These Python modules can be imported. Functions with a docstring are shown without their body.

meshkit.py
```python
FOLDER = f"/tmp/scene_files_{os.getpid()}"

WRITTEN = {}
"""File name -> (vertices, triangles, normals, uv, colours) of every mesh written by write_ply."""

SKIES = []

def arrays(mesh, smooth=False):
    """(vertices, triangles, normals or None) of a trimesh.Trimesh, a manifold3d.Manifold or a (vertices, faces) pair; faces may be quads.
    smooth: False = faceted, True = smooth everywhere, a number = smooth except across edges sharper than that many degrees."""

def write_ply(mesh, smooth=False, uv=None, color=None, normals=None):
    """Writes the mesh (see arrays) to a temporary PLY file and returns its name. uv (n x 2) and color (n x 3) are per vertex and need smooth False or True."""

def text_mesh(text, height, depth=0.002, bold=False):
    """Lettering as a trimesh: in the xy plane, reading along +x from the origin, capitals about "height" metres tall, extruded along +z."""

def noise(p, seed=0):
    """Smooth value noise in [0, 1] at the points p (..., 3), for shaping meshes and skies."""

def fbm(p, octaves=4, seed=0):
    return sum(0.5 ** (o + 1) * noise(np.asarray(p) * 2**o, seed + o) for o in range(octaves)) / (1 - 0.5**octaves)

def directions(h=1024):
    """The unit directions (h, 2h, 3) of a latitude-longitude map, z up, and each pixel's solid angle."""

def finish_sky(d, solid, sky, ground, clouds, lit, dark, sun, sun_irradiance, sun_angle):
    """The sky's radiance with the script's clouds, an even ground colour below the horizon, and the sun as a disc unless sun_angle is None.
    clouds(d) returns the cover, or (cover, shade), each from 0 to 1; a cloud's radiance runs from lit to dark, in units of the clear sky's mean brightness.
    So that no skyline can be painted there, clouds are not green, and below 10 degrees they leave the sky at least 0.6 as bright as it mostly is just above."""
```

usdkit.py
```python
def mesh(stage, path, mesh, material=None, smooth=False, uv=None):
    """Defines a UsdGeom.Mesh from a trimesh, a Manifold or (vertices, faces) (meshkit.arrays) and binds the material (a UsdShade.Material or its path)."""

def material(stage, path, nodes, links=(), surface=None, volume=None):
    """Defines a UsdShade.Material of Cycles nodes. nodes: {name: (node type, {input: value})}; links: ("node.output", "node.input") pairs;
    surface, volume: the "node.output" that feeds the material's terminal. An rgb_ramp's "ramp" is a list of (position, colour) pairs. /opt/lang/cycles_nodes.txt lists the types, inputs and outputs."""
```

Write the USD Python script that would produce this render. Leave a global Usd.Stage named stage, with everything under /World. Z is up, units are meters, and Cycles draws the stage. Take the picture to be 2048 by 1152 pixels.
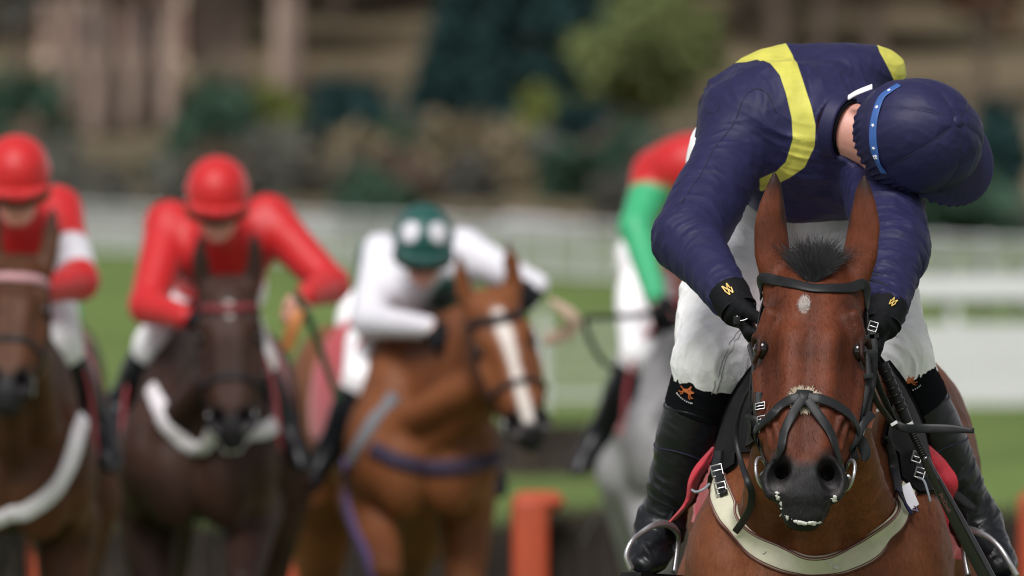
import math, random
import numpy as np, trimesh, usdkit, meshkit
from scipy.ndimage import map_coordinates
from scipy.interpolate import PchipInterpolator
from pxr import Usd, UsdGeom, UsdLux, UsdShade, Sdf, Gf, Vt

stage = Usd.Stage.CreateInMemory()
UsdGeom.SetStageUpAxis(stage, UsdGeom.Tokens.z)
UsdGeom.SetStageMetersPerUnit(stage, 1.0)
UsdGeom.Xform.Define(stage, '/World'); UsdGeom.Scope.Define(stage, '/World/Looks')
# ---------------------------------------------------------------- camera, sky, sun, exposure
CAM_Z, FOCAL, APERTURE = 1.68, 400.0, 36.0
cam = UsdGeom.Camera.Define(stage, '/World/camera')
cam.CreateFocalLengthAttr(FOCAL); cam.CreateHorizontalApertureAttr(APERTURE)
cam.CreateVerticalApertureAttr(APERTURE * 9 / 16)
cam.CreateFStopAttr(6.3); cam.CreateFocusDistanceAttr(22.05)
cam.CreateClippingRangeAttr(Gf.Vec2f(1.0, 5000.0))
cam.AddTranslateOp().Set(Gf.Vec3d(0, 0, CAM_Z)); cam.AddRotateXOp().Set(90.0)
cam.CreateExposureAttr(1.3)
SUN_EL, SUN_AZ = math.radians(50), math.radians(196)          # azimuth = atan2(x, y) of the direction towards the sun
sun = UsdLux.DistantLight.Define(stage, '/World/sun')
sun.CreateIntensityAttr(0.4); sun.CreateAngleAttr(25.0); sun.CreateColorAttr(Gf.Vec3f(1.0, 0.965, 0.945)); sun.CreateNormalizeAttr(True)
sun.AddRotateZOp().Set(-math.degrees(SUN_AZ)); sun.AddRotateXOp().Set(math.degrees(SUN_EL) - 90)
usdkit.material(stage, '/World/Looks/sky_look', {
    'sky': ('sky_texture', {'sky_type': 'single_scattering', 'sun_disc': False, 'sun_elevation': SUN_EL, 'sun_rotation': SUN_AZ}),
    'bw': ('rgb_to_bw', {}), 'tc': ('texture_coordinate', {}), 'n': ('noise_texture', {'scale': 2.5, 'detail': 5.0}),
    'cover': ('map_range', {'from_min': 0.2, 'from_max': 0.6, 'to_min': 0.75, 'to_max': 1.0, 'clamp': True}),
    'lit': ('mix', {'mix_type': 'multiply', 'fac': 1.0, 'color2': (1.33, 1.29, 1.36)}),
    'm': ('mix', {}), 'bg': ('background_shader', {'strength': 0.05})},
    [('sky.color', 'bw.color'), ('tc.generated', 'n.vector'), ('n.fac', 'cover.value'), ('bw.val', 'lit.color1'), ('cover.result', 'm.fac'),
     ('sky.color', 'm.color1'), ('lit.color', 'm.color2'), ('m.color', 'bg.color')], surface='bg.background')
dome = UsdLux.DomeLight.Define(stage, '/World/sky')
UsdShade.MaterialBindingAPI.Apply(dome.GetPrim()).Bind(UsdShade.Material.Get(stage, '/World/Looks/sky_look'))
dome.GetPrim().SetCustomDataByKey('kind', 'structure')

PXF = 2048 * FOCAL / APERTURE
def P(px, py, Y):
    """The place at distance Y that the photograph (2048 x 1152) shows at px, py."""
    return np.array([(px - 1024) * Y / PXF, Y, CAM_Z - (py - 576) * Y / PXF])

# ---------------------------------------------------------------- scene tree helpers
_used = {}
def numbered(path):
    k = _used.get(path, 0); _used[path] = k + 1
    return path if k == 0 else f'{path}_{k:03d}'
LOC = {}
def tag(prim, label=None, cat=None, group=None, kind=None):
    prim = prim.GetPrim() if hasattr(prim, 'GetPrim') else prim
    for k, v in (('label', label), ('category', cat), ('group', group), ('kind', kind)):
        if v: prim.SetCustomDataByKey(k, v)
    return prim
def thing(name, label, cat, loc=(0, 0, 0), group=None):
    path = numbered('/World/' + name)
    x = UsdGeom.Xform.Define(stage, path); x.AddTranslateOp().Set(Gf.Vec3d(*map(float, loc)))
    LOC[path] = np.array(loc, float)
    return tag(x, label, cat, group)
def obj(name, VF, mat, parent=None, smooth=True, pv=None, loc=None, label=None):
    """ONE mesh prim. Points are given in world space and stored relative to the thing above."""
    base = str(parent.GetPath()) if parent is not None else '/World'
    path = numbered(base + '/' + name)
    if hasattr(VF, 'vertices'): VF = (np.array(VF.vertices), np.array(VF.faces))
    V, F = VF
    o = LOC.get(base, np.zeros(3)) if loc is None else np.array(loc, float)
    top = parent is None
    LOC[path] = o if not top else (np.zeros(3) if loc is None else o)
    m = usdkit.mesh(stage, path, (np.asarray(V, float) - o, F), mat, smooth=smooth)
    if top and loc is not None: UsdGeom.Xformable(m).AddTranslateOp().Set(Gf.Vec3d(*map(float, loc)))
    for k, a in (pv or {}).items():
        a = np.asarray(a, np.float32)
        if a.ndim == 2:
            UsdGeom.PrimvarsAPI(m).CreatePrimvar(k, Sdf.ValueTypeNames.Color3fArray, 'vertex').Set(Vt.Vec3fArray.FromNumpy(a))
        else:
            UsdGeom.PrimvarsAPI(m).CreatePrimvar(k, Sdf.ValueTypeNames.FloatArray, 'vertex').Set(Vt.FloatArray.FromNumpy(a))
    p = m.GetPrim()
    if label: p.SetCustomDataByKey('label', label)
    return p

# ---------------------------------------------------------------- implicit shapes: smooth unions of limbs, ellipsoids and lofts
def nrm(v): v = np.asarray(v, float); return v / np.linalg.norm(v)
def frame(axis, up):
    a = nrm(axis); e1 = nrm(np.cross(up, a)); return e1, np.cross(a, e1), a
class Prim:
    def __init__(s, f, lo, hi): s.f, s.lo, s.hi = f, np.array(lo, float), np.array(hi, float)
def rc(a, b, ra, rb):
    a, b = np.array(a, float), np.array(b, float); ab = b - a; L2 = max(ab @ ab, 1e-12)
    def f(p):
        d = p - a; t = np.clip(d @ ab / L2, 0, 1)
        return np.linalg.norm(d - t[..., None] * ab, axis=-1) - (ra + (rb - ra) * t)
    r = max(ra, rb); return Prim(f, np.minimum(a, b) - r, np.maximum(a, b) + r)
def ell(c, r, R=None):
    c, r = np.array(c, float), np.array(r, float); R = np.eye(3) if R is None else np.array(R, float)   # rows of R: the ellipsoid's axes
    def f(p):
        q = (p - c) @ R.T; k0 = np.sqrt(((q / r) ** 2).sum(-1)); k1 = np.sqrt(((q / r ** 2) ** 2).sum(-1))
        return k0 * (k0 - 1) / np.maximum(k1, 1e-9)
    e = np.sqrt(((R.T * r) ** 2).sum(1)); return Prim(f, c - e, c + e)
def loft(a, b, side, T, W, H, C=None, B=None, n=2.0, cap=None):
    """A limb of changing oval section from a to b. side: the direction of half widths W; H: half heights; B, C: offsets along width and height; at fractions T."""
    a, b = np.array(a, float), np.array(b, float); ax = b - a; L = np.linalg.norm(ax); ax = ax / L
    e1 = nrm(np.array(side, float) - ax * (np.array(side, float) @ ax)); e2 = np.cross(ax, e1)
    T, W, H = map(np.array, (T, W, H)); C = np.zeros(len(T)) if C is None else np.array(C); B = np.zeros(len(T)) if B is None else np.array(B)
    tt = np.linspace(T[0], T[-1], 241); fine = [PchipInterpolator(T, q)(tt) for q in (W, H, B, C)]
    capr = cap or min(W.min(), H.min())
    def f(p):
        d = p - a; s = d @ ax; t = np.clip(s / L, T[0], T[-1]); w, h, o, c = (np.interp(t, tt, q) for q in fine)
        x = np.abs(d @ e1 - o) / w; y = np.abs(d @ e2 - c) / h; z = np.abs(s - t * L) / capr
        k0 = ((x ** n + y ** n) ** (2 / n) + z * z) ** 0.5
        k1 = np.sqrt((x / w) ** 2 + (y / h) ** 2 + (z / capr) ** 2)
        return np.where(k0 < 1e-6, -np.minimum(w, h), k0 * (k0 - 1) / np.maximum(k1, 1e-9))
    r = max(W.max() + np.abs(B).max(), H.max() + np.abs(C).max(), capr); A, Bb = a + ax * L * T[0], a + ax * L * T[-1]
    return Prim(f, np.minimum(A, Bb) - r, np.maximum(A, Bb) + r)
class Shape:
    M = 0.05
    def __init__(s): s.ops = []
    def add(s, p, k=0.02): s.ops.append((0, p, k)); return s
    def cut(s, p, k=0.01): s.ops.append((1, p, k)); return s
    def chain(s, pts, rad, k=0.02, kin=None):
        for i in range(len(pts) - 1): s.add(rc(pts[i], pts[i + 1], rad[i], rad[i + 1]), k if i == 0 else (kin or 0.008))
        return s
    @staticmethod
    def _mix(op, F, d, k):
        if op == 0:
            h = np.maximum(k - np.abs(F - d), 0) / k; return np.minimum(F, d) - h * h * k * 0.25
        d = -d; h = np.maximum(k - np.abs(F - d), 0) / k; return np.maximum(F, d) + h * h * k * 0.25
    def remember(s, lo, hi, h, M=.09):
        """Keeps the field near the surface on a grid, for quick look-ups afterwards."""
        s.M, m0 = M, s.M; s.F, s.lo, s.h = s.grid(lo, hi, h); s.M = m0
    def at(s, p):
        if hasattr(s, 'F'): return map_coordinates(s.F, ((p - s.lo) / s.h).reshape(-1, 3).T, order=1, mode='nearest').reshape(p.shape[:-1])
        F = np.full(p.shape[:-1], 1e3)
        for op, pr, k in s.ops: F = s._mix(op, F, pr.f(p), k)
        return F
    def grad(s, p, e=1e-3):
        if hasattr(s, 'F'): e = .6 * s.h
        g = np.stack([s.at(p + e * np.eye(3)[i]) - s.at(p - e * np.eye(3)[i]) for i in range(3)], -1)
        return g / np.maximum(np.linalg.norm(g, axis=-1, keepdims=True), 1e-9)
    def bounds(s, pad=0.02):
        lo = np.min([p.lo for o, p, _ in s.ops if o == 0], 0) - pad; hi = np.max([p.hi for o, p, _ in s.ops if o == 0], 0) + pad
        return lo, hi
    def grid(s, lo, hi, h):
        lo, hi = np.array(lo, float), np.array(hi, float); n = np.ceil((hi - lo) / h).astype(int) + 1
        F = np.full(n, s.M, np.float32); ax = [lo[i] + h * np.arange(n[i]) for i in range(3)]
        for op, pr, k in s.ops:
            m = s.M + k if op == 0 else k + 2 * h
            i0 = np.clip(np.floor((pr.lo - m - lo) / h).astype(int), 0, n); i1 = np.clip(np.ceil((pr.hi + m - lo) / h).astype(int) + 1, 0, n)
            if (i1 <= i0).any(): continue
            sl = tuple(slice(a, b) for a, b in zip(i0, i1))
            p = np.stack(np.meshgrid(*[ax[i][sl[i]] for i in range(3)], indexing='ij'), -1)
            F[sl] = s._mix(op, F[sl], pr.f(p), k)
        return F, lo, h
    def project(s, p, off=0.0, it=4):
        p = np.array(p, float)
        for _ in range(it):
            p = p - s.grad(p) * np.clip(s.at(p) - off, -0.03, 0.03)[..., None]
        return p, s.grad(p)
    def hit(s, px, py, Y0, Y1, off=0.0):
        """Where the sight line of the photograph through px, py first meets the shape."""
        px, py = np.broadcast_arrays(np.asarray(px, float), np.asarray(py, float)); Y = np.full(px.shape, float(Y0))
        at = lambda Y: np.stack([(px - 1024) * Y / PXF, Y, CAM_Z - (py - 576) * Y / PXF], -1)
        for _ in range(90): Y = np.minimum(Y + np.clip(s.at(at(Y)) - off, -0.02, 0.08) * 0.8, Y1)
        p = at(Y); return s.project(p, off, 2)
def nets(F, lo, h):
    """Surface nets: the zero level of a grid as quads, moved onto the surface."""
    S = F < 0; n = np.array(F.shape) - 1
    c = np.zeros(n, np.uint8)
    for i in (0, 1):
        for j in (0, 1):
            for k in (0, 1): c += S[i:n[0] + i, j:n[1] + j, k:n[2] + k]
    act = np.argwhere((c > 0) & (c < 8)); ids = np.full(n, -1, np.int64); ids[tuple(act.T)] = np.arange(len(act))
    val = {}
    for i in (0, 1):
        for j in (0, 1):
            for k in (0, 1): val[i, j, k] = F[act[:, 0] + i, act[:, 1] + j, act[:, 2] + k].astype(float)
    acc, cnt = np.zeros((len(act), 3)), np.zeros(len(act)); cs = list(val)
    for a in cs:
        for b in cs:
            if sum(b) - sum(a) == 1 and sum(abs(x - y) for x, y in zip(a, b)) == 1:
                va, vb = val[a], val[b]; x = (va < 0) != (vb < 0); t = np.where(x, va / np.where(x, va - vb, 1), 0)[:, None]
                acc += np.where(x[:, None], np.array(a) + t * (np.array(b) - np.array(a)), 0); cnt += x
    g = act + acc / cnt[:, None]
    for _ in range(2):
        q = lambda d: map_coordinates(F, (g + d).T, order=1, mode='nearest')
        G = np.stack([(q(e) - q(-e)) / 1.2 for e in 0.6 * np.eye(3)], -1)
        g = g - np.clip(G * (q(np.zeros(3)) / np.maximum((G * G).sum(-1), 1e-12))[:, None], -0.5, 0.5)
    Q = []
    for ax in range(3):
        u, v = (ax + 1) % 3, (ax + 2) % 3
        A = np.take(S, range(n[ax]), ax); B = np.take(S, range(1, n[ax] + 1), ax)
        e = np.argwhere(A != B); e = e[(e[:, u] > 0) & (e[:, v] > 0) & (e[:, u] < n[u]) & (e[:, v] < n[v])]
        if not len(e): continue
        inside = A[tuple(e.T)]; du, dv = np.eye(3, dtype=int)[u], np.eye(3, dtype=int)[v]
        q = np.stack([ids[tuple((e - x).T)] for x in (du + dv, dv, 0 * du, du)], 1)
        q[~inside] = q[~inside][:, ::-1]; Q.append(q)
    Q = np.vstack(Q); Q = Q[(Q >= 0).all(1)]
    V = lo + g * h
    return V, np.vstack([Q[:, [0, 1, 2]], Q[:, [0, 2, 3]]])
def largest(V, F, keep=0.02):
    m = trimesh.Trimesh(V, F, process=False); lab = trimesh.graph.connected_component_labels(m.edges_unique, node_count=len(V))
    cnt = np.bincount(lab); ok = cnt[lab] > keep * len(V)
    F = F[ok[F[:, 0]]]; u, inv = np.unique(F, return_inverse=True); return V[u], inv.reshape(-1, 3)
def solid(shape, h, lo=None, hi=None):
    b = shape.bounds(); lo = b[0] if lo is None else lo; hi = b[1] if hi is None else hi
    return nets(*shape.grid(lo, hi, h))
def normals(V, F): return meshkit.arrays((V, F), True)[2]
def join(*parts):
    n, VV, FF = 0, [], []
    for p in parts:
        V, F = (np.array(p.vertices), np.array(p.faces)) if hasattr(p, 'vertices') else p
        VV.append(V); FF.append(np.asarray(F) + n); n += len(V)
    return np.vstack(VV), np.vstack(FF)
def spline(pts, n):
    """n points evenly along a smooth curve through pts."""
    p = np.array(pts, float); q = np.vstack([2 * p[0] - p[1], p, 2 * p[-1] - p[-2]]); out = []
    for i in range(len(p) - 1):
        t = np.linspace(0, 1, 24, endpoint=False)[:, None]; a, b, c, d = q[i:i + 4]
        out.append(0.5 * (2 * b + (c - a) * t + (2 * a - 5 * b + 4 * c - d) * t ** 2 + (3 * b - a - 3 * c + d) * t ** 3))
    o = np.vstack(out + [p[-1:]]); L = np.r_[0, np.cumsum(np.linalg.norm(np.diff(o, axis=0), axis=1))]
    return np.stack([np.interp(np.linspace(0, L[-1], n), L, o[:, i]) for i in range(o.shape[1])], 1)
def sweep(C, S, N, prof, closed=False):
    """Profile points (a, b) carried along the centres C with side vectors S and normals N; each ring joined to the next, ends capped."""
    m, n = len(prof), len(C); V = (C[:, None] + S[:, None] * prof[None, :, :1] + N[:, None] * prof[None, :, 1:]).reshape(-1, 3); F = []
    i = np.arange(n if closed else n - 1)[:, None]; j = np.arange(m)[None]; a = i * m + j; b = i * m + (j + 1) % m; c = ((i + 1) % n) * m + (j + 1) % m; d = ((i + 1) % n) * m + j
    F = np.vstack([np.stack([a, d, c], -1).reshape(-1, 3), np.stack([a, c, b], -1).reshape(-1, 3)])
    if not closed:
        k = np.arange(1, m - 1); F = np.vstack([F, np.stack([0 * k, k, k + 1], 1), np.stack([0 * k, k + 1, k], 1) + (n - 1) * m])
    return V, F
def tube(pts, r, n=40, sides=10, closed=False, smooth=True):
    C = spline(pts, n) if smooth else np.array(pts, float)
    if closed: C = C[:-1]
    T = np.gradient(C, axis=0); T /= np.linalg.norm(T, axis=1, keepdims=True)
    s = np.cross(T[0], [0.3, 0.5, 0.81]); s /= np.linalg.norm(s); S = []
    for t in T: s = s - t * (s @ t); s /= np.linalg.norm(s); S.append(s)
    S = np.array(S); N = np.cross(T, S); rr = np.interp(np.linspace(0, 1, len(C)), np.linspace(0, 1, np.size(r)), np.atleast_1d(r))
    a = np.linspace(0, 2 * np.pi, sides, endpoint=False); V, F = sweep(C, S * rr[:, None], N * rr[:, None], np.stack([np.cos(a), np.sin(a)], 1), closed)
    return V, F
def strap(path, hw, th, nrmls, n=60):
    """A leather strap: path points with the outward normals of what it lies on; half width hw (or a list), thickness th."""
    Pn = spline(np.hstack([np.array(path, float), np.array(nrmls, float)]), n); C, N = Pn[:, :3], Pn[:, 3:]
    T = np.gradient(C, axis=0); T /= np.linalg.norm(T, axis=1, keepdims=True); N = N - T * (N * T).sum(1, keepdims=True); N /= np.linalg.norm(N, axis=1, keepdims=True)
    S = np.cross(T, N); w = np.interp(np.linspace(0, 1, n), np.linspace(0, 1, np.size(hw)), np.atleast_1d(hw))[:, None]
    e = 0.25 * th; c = min(0.12, 1.2 * th / float(np.max(w)))
    prof = np.array([[-1, e], [-1 + c, 0], [1 - c, 0], [1, e], [1, th - 2 * e], [1 - c, th], [0.3, th * 1.12], [-0.3, th * 1.12], [-1 + c, th], [-1, th - 2 * e]])
    return sweep(C, S * w, N, prof[::-1])
def on_strap(shape, path, hw, th, n=80, cols=7, off=0.002, iters=4):
    """A wide strap moulded to the shape: every column of it is brought onto the surface."""
    C = spline(path, n); C, N = shape.project(C, off, iters)
    for _ in range(2): C[1:-1] = (C[:-2] + 2 * C[1:-1] + C[2:]) / 4
    T = np.gradient(C, axis=0); T /= np.linalg.norm(T, axis=1, keepdims=True); S = np.cross(T, N); S /= np.linalg.norm(S, axis=1, keepdims=True)
    w = np.interp(np.linspace(0, 1, n), np.linspace(0, 1, np.size(hw)), np.atleast_1d(hw))
    G = C[:, None] + S[:, None] * (np.linspace(-1, 1, cols)[None, :, None] * w[:, None, None])
    G, NN = shape.project(G.reshape(-1, 3), off, iters); G, NN = G.reshape(n, cols, 3), NN.reshape(n, cols, 3)
    edge = np.ones(cols); edge[[0, -1]] = 0.5
    top = G + NN * (th * edge)[None, :, None]; V = np.concatenate([top, (G - NN * 0.003)[:, ::-1]], 1).reshape(-1, 3); m = 2 * cols; F = []
    i = np.arange(n - 1)[:, None]; j = np.arange(m)[None]; a = i * m + j; b = i * m + (j + 1) % m; c = (i + 1) * m + (j + 1) % m; d = (i + 1) * m + j
    F = np.vstack([np.stack([a, c, d], -1).reshape(-1, 3), np.stack([a, b, c], -1).reshape(-1, 3)])
    k = np.arange(1, m - 1); F = np.vstack([F, np.stack([0 * k, k + 1, k], 1), np.stack([0 * k, k, k + 1], 1) + (n - 1) * m])
    if trimesh.Trimesh(V, F, process=False).volume < 0: F = F[:, ::-1]
    return (V, F), top, NN, S
def rbox(c, ex, ax=None, bev=0.15):
    """A box with rounded edges: centre, half extents, axes as rows."""
    ex = np.array(ex, float); b = bev * ex.min() * 2; pts = []
    for s in np.ndindex(2, 2, 2):
        sg = np.array(s) * 2 - 1
        for k in range(3): q = ex - b * 0.5; q[k] = ex[k]; pts.append(sg * np.where(np.arange(3) == k, ex, ex - b * 0.5))
    m = trimesh.convex.convex_hull(np.array(pts)); V = np.array(m.vertices); V = V @ (np.eye(3) if ax is None else np.array(ax, float))
    return V + np.array(c, float), np.array(m.faces)
def place_flat(mesh, c, ex, ey):
    """Flat lettering or shapes (in x, y with depth z) laid at c with directions ex, ey."""
    V = np.array(mesh.vertices); ex = nrm(ex); ez = nrm(np.cross(ex, ey)); ey = np.cross(ez, ex)
    return np.array(c) + V @ np.stack([ex, ey, ez]), np.array(mesh.faces)
def sstep(a, b, x): t = np.clip((x - a) / (b - a), 0, 1); return t * t * (3 - 2 * t)
def lerp(a, b, t): return np.asarray(a) * (1 - t) + np.asarray(b) * t
def mixc(a, b, m): m = np.asarray(m)[:, None]; return np.asarray(a) * (1 - m) + np.asarray(b) * m

# ---------------------------------------------------------------- materials
def L3(r, g, b): return tuple(((c / 255 + 0.055) / 1.055) ** 2.4 if c > 10 else c / 255 / 12.92 for c in (r, g, b))
def plain(name, col, rough=0.6, noise=0.15, scale=30.0, bump=0.0, bscale=None, spec=0.5, metal=0.0, sheen=0.0, coat=0.0, dist=0.002, aniso=(1, 1, 1), sss=0.0):
    nodes = {'tc': ('texture_coordinate', {}), 'mp': ('mapping', {'scale': aniso}), 'n': ('noise_texture', {'scale': scale, 'detail': 5.0, 'roughness': 0.6}),
             'r': ('rgb_ramp', {'ramp': [(0.25, tuple(c * (1 - noise) for c in col)), (0.75, tuple(min(c * (1 + noise), 1) for c in col))]}),
             'p': ('principled_bsdf', {'roughness': rough, 'specular_ior_level': spec, 'metallic': metal, 'sheen_weight': sheen, 'coat_weight': coat, 'coat_roughness': 0.15})}
    links = [('tc.object', 'mp.vector'), ('mp.vector', 'n.vector'), ('n.fac', 'r.fac'), ('r.color', 'p.base_color')]
    if sss: nodes['p'][1].update({'subsurface_weight': sss, 'subsurface_scale': 0.01})
    if bump:
        nodes['bn'] = ('noise_texture', {'scale': bscale or scale * 3, 'detail': 4.0}); nodes['b'] = ('bump', {'strength': bump, 'distance': dist})
        links += [('mp.vector', 'bn.vector'), ('bn.fac', 'b.height'), ('b.normal', 'p.normal')]
    return usdkit.material(stage, '/World/Looks/' + name, nodes, links, surface='p.BSDF')
def tinted(name, attr, rough, noise=0.12, scale=60.0, bump=0.3, bscale=300.0, dist=0.001, aniso=(1, 1, 1), spec=0.4, sheen=0.0, stint=(1, 1, 1), distort=0.0):
    """Colour from the mesh's own pattern (coat markings, silks), with grain on top."""
    nodes = {'a': ('attribute', {'attribute': attr}), 'tc': ('texture_coordinate', {}), 'mp': ('mapping', {'scale': aniso}),
             'n': ('noise_texture', {'scale': scale, 'detail': 6.0, 'roughness': 0.65, 'distortion': distort}), 'v': ('map_range', {'from_min': 0.25, 'from_max': 0.75, 'to_min': 1 - noise, 'to_max': 1 + noise}),
             'cx': ('combine_xyz', {}), 'm': ('mix', {'mix_type': 'multiply', 'fac': 1.0}),
             'bn': ('noise_texture', {'scale': bscale, 'detail': 4.0, 'roughness': 0.6}), 'b': ('bump', {'strength': bump, 'distance': dist}),
             'p': ('principled_bsdf', {'roughness': rough, 'specular_ior_level': spec, 'sheen_weight': sheen, 'sheen_roughness': 0.4, 'sheen_tint': stint})}
    links = [('tc.object', 'mp.vector'), ('mp.vector', 'n.vector'), ('n.fac', 'v.value'), ('v.result', 'cx.x'), ('v.result', 'cx.y'), ('v.result', 'cx.z'),
             ('a.color', 'm.color1'), ('cx.vector', 'm.color2'), ('m.color', 'p.base_color'), ('mp.vector', 'bn.vector'), ('bn.fac', 'b.height'), ('b.normal', 'p.normal')]
    return usdkit.material(stage, '/World/Looks/' + name, nodes, links, surface='p.BSDF')
def two_tone(name, attr, col_a, col_b, rough, soft=0.001, **kw):
    """Two fabrics sewn together: the mesh's attribute is the signed distance to the seam, positive where col_b is."""
    nodes = {'a': ('attribute', {'attribute': attr}), 'mr': ('map_range', {'from_min': -soft, 'from_max': soft, 'clamp': True}), 'm': ('mix', {'color1': col_a, 'color2': col_b}),
             'tc': ('texture_coordinate', {}), 'n': ('noise_texture', {'scale': 30.0, 'detail': 5.0}), 'v': ('map_range', {'from_min': 0.3, 'from_max': 0.7, 'to_min': 0.88, 'to_max': 1.12}),
             'cx': ('combine_xyz', {}), 'mm': ('mix', {'mix_type': 'multiply', 'fac': 1.0}),
             'bn': ('noise_texture', {'scale': kw.get('bscale', 90.0), 'detail': 3.0, 'distortion': 1.2, 'type': 'ridged_multifractal'}), 'b': ('bump', {'strength': kw.get('bump', 0.25), 'distance': 0.004}),
             'p': ('principled_bsdf', {'roughness': rough, 'specular_ior_level': kw.get('spec', 0.5), 'sheen_weight': kw.get('sheen', 0.0), 'sheen_tint': kw.get('stint', (0.8, 0.8, 1.0))})}
    links = [('a.fac', 'mr.value'), ('mr.result', 'm.fac'), ('tc.object', 'n.vector'), ('n.fac', 'v.value'), ('v.result', 'cx.x'), ('v.result', 'cx.y'), ('v.result', 'cx.z'),
             ('m.color', 'mm.color1'), ('cx.vector', 'mm.color2'), ('mm.color', 'p.base_color'), ('tc.object', 'bn.vector'), ('bn.fac', 'b.height'), ('b.normal', 'p.normal')]
    return usdkit.material(stage, '/World/Looks/' + name, nodes, links, surface='p.BSDF')
M = {}
M['coat'] = tinted('horse_coat', 'tint', 0.55, noise=0.26, scale=150.0, bump=0.5, bscale=420.0, dist=0.0014, aniso=(1, 0.6, 0.22), spec=0.16, sheen=0.0, stint=(1, 0.75, 0.55), distort=0.4)
M['eye'] = plain('horse_eye', (0.008, 0.005, 0.004), rough=0.10, noise=0.3, spec=0.35)
M['hair'] = plain('dark_hair', (0.020, 0.020, 0.022), rough=0.45, spec=.35, noise=0.5, scale=200)
M['star_hair'] = plain('white_hair', (0.45, 0.41, 0.38), rough=0.6, noise=0.15, scale=300)
M['wool'] = plain('sheepskin', (0.62, 0.54, 0.42), rough=0.9, noise=0.2, scale=200, bump=0.5)
M['leather'] = plain('black_leather', (0.012, 0.013, 0.014), rough=0.45, noise=0.25, scale=60, spec=.2, bump=0.25, bscale=500, dist=0.0006)
M['brown_leather'] = plain('brown_leather', (0.10, 0.05, 0.022), rough=0.5, noise=0.3, scale=60, bump=0.2, bscale=500, dist=0.0006)
M['boot'] = plain('boot_leather', (0.008, 0.009, 0.011), rough=0.36, noise=0.2, scale=40, spec=.32, bump=0.3, bscale=120, dist=0.001)
M['saddle'] = plain('saddle_leather', (0.005, 0.005, 0.0055), rough=0.6, spec=.09, noise=0.2, scale=40, bump=0.2, bscale=300, dist=0.0008)
M['knit'] = plain('black_knit', (0.006, 0.0065, 0.008), rough=0.9, spec=.04, noise=0.25, scale=300, bump=0.6, bscale=600, dist=0.001)
M['glove'] = plain('black_glove', (0.007, 0.0075, 0.009), rough=0.75, spec=.12, noise=0.25, scale=120, bump=0.5, bscale=500, dist=0.001)
M['steel'] = plain('steel', (0.45, 0.45, 0.46), rough=0.36, noise=0.1, scale=80, metal=.85)
M['girth_web'] = plain('cream_elastic', (0.47, 0.46, 0.345), rough=0.85, noise=0.10, scale=25, bump=0.6, bscale=700, dist=0.0008)
M['girth_trim'] = plain('maroon_trim', (0.10, 0.03, 0.025), rough=0.8)
M['white_web'] = plain('white_webbing', (0.62, 0.60, 0.62), rough=0.8, noise=0.1)
M['white_tape'] = plain('white_tape', (0.78, 0.78, 0.82), rough=0.7, noise=0.06)
M['cloth_red'] = plain('red_cloth', (0.42, 0.012, 0.028), rough=0.75, noise=0.12, scale=40, bump=0.3, bscale=300, dist=0.001, sheen=0.2)
M['breeches'] = plain('white_breeches', (0.86, 0.86, 0.875), rough=0.7, spec=.25, noise=0.05, scale=20, bump=0.5, bscale=70, dist=0.003)
M['seam'] = plain('seam_thread', (0.30, 0.30, 0.31), rough=0.8)
M['navy_seam'] = plain('navy_seam', (0.009, 0.009, 0.034), rough=0.8)
M['skin'] = plain('skin', (0.56, 0.275, 0.215), rough=0.5, noise=0.12, scale=60, sss=0.15)
M['gold'] = plain('gold_print', (0.62, 0.42, 0.11), rough=0.4)
M['orange_print'] = plain('orange_print', (0.50, 0.13, 0.03), rough=0.7)
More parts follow.
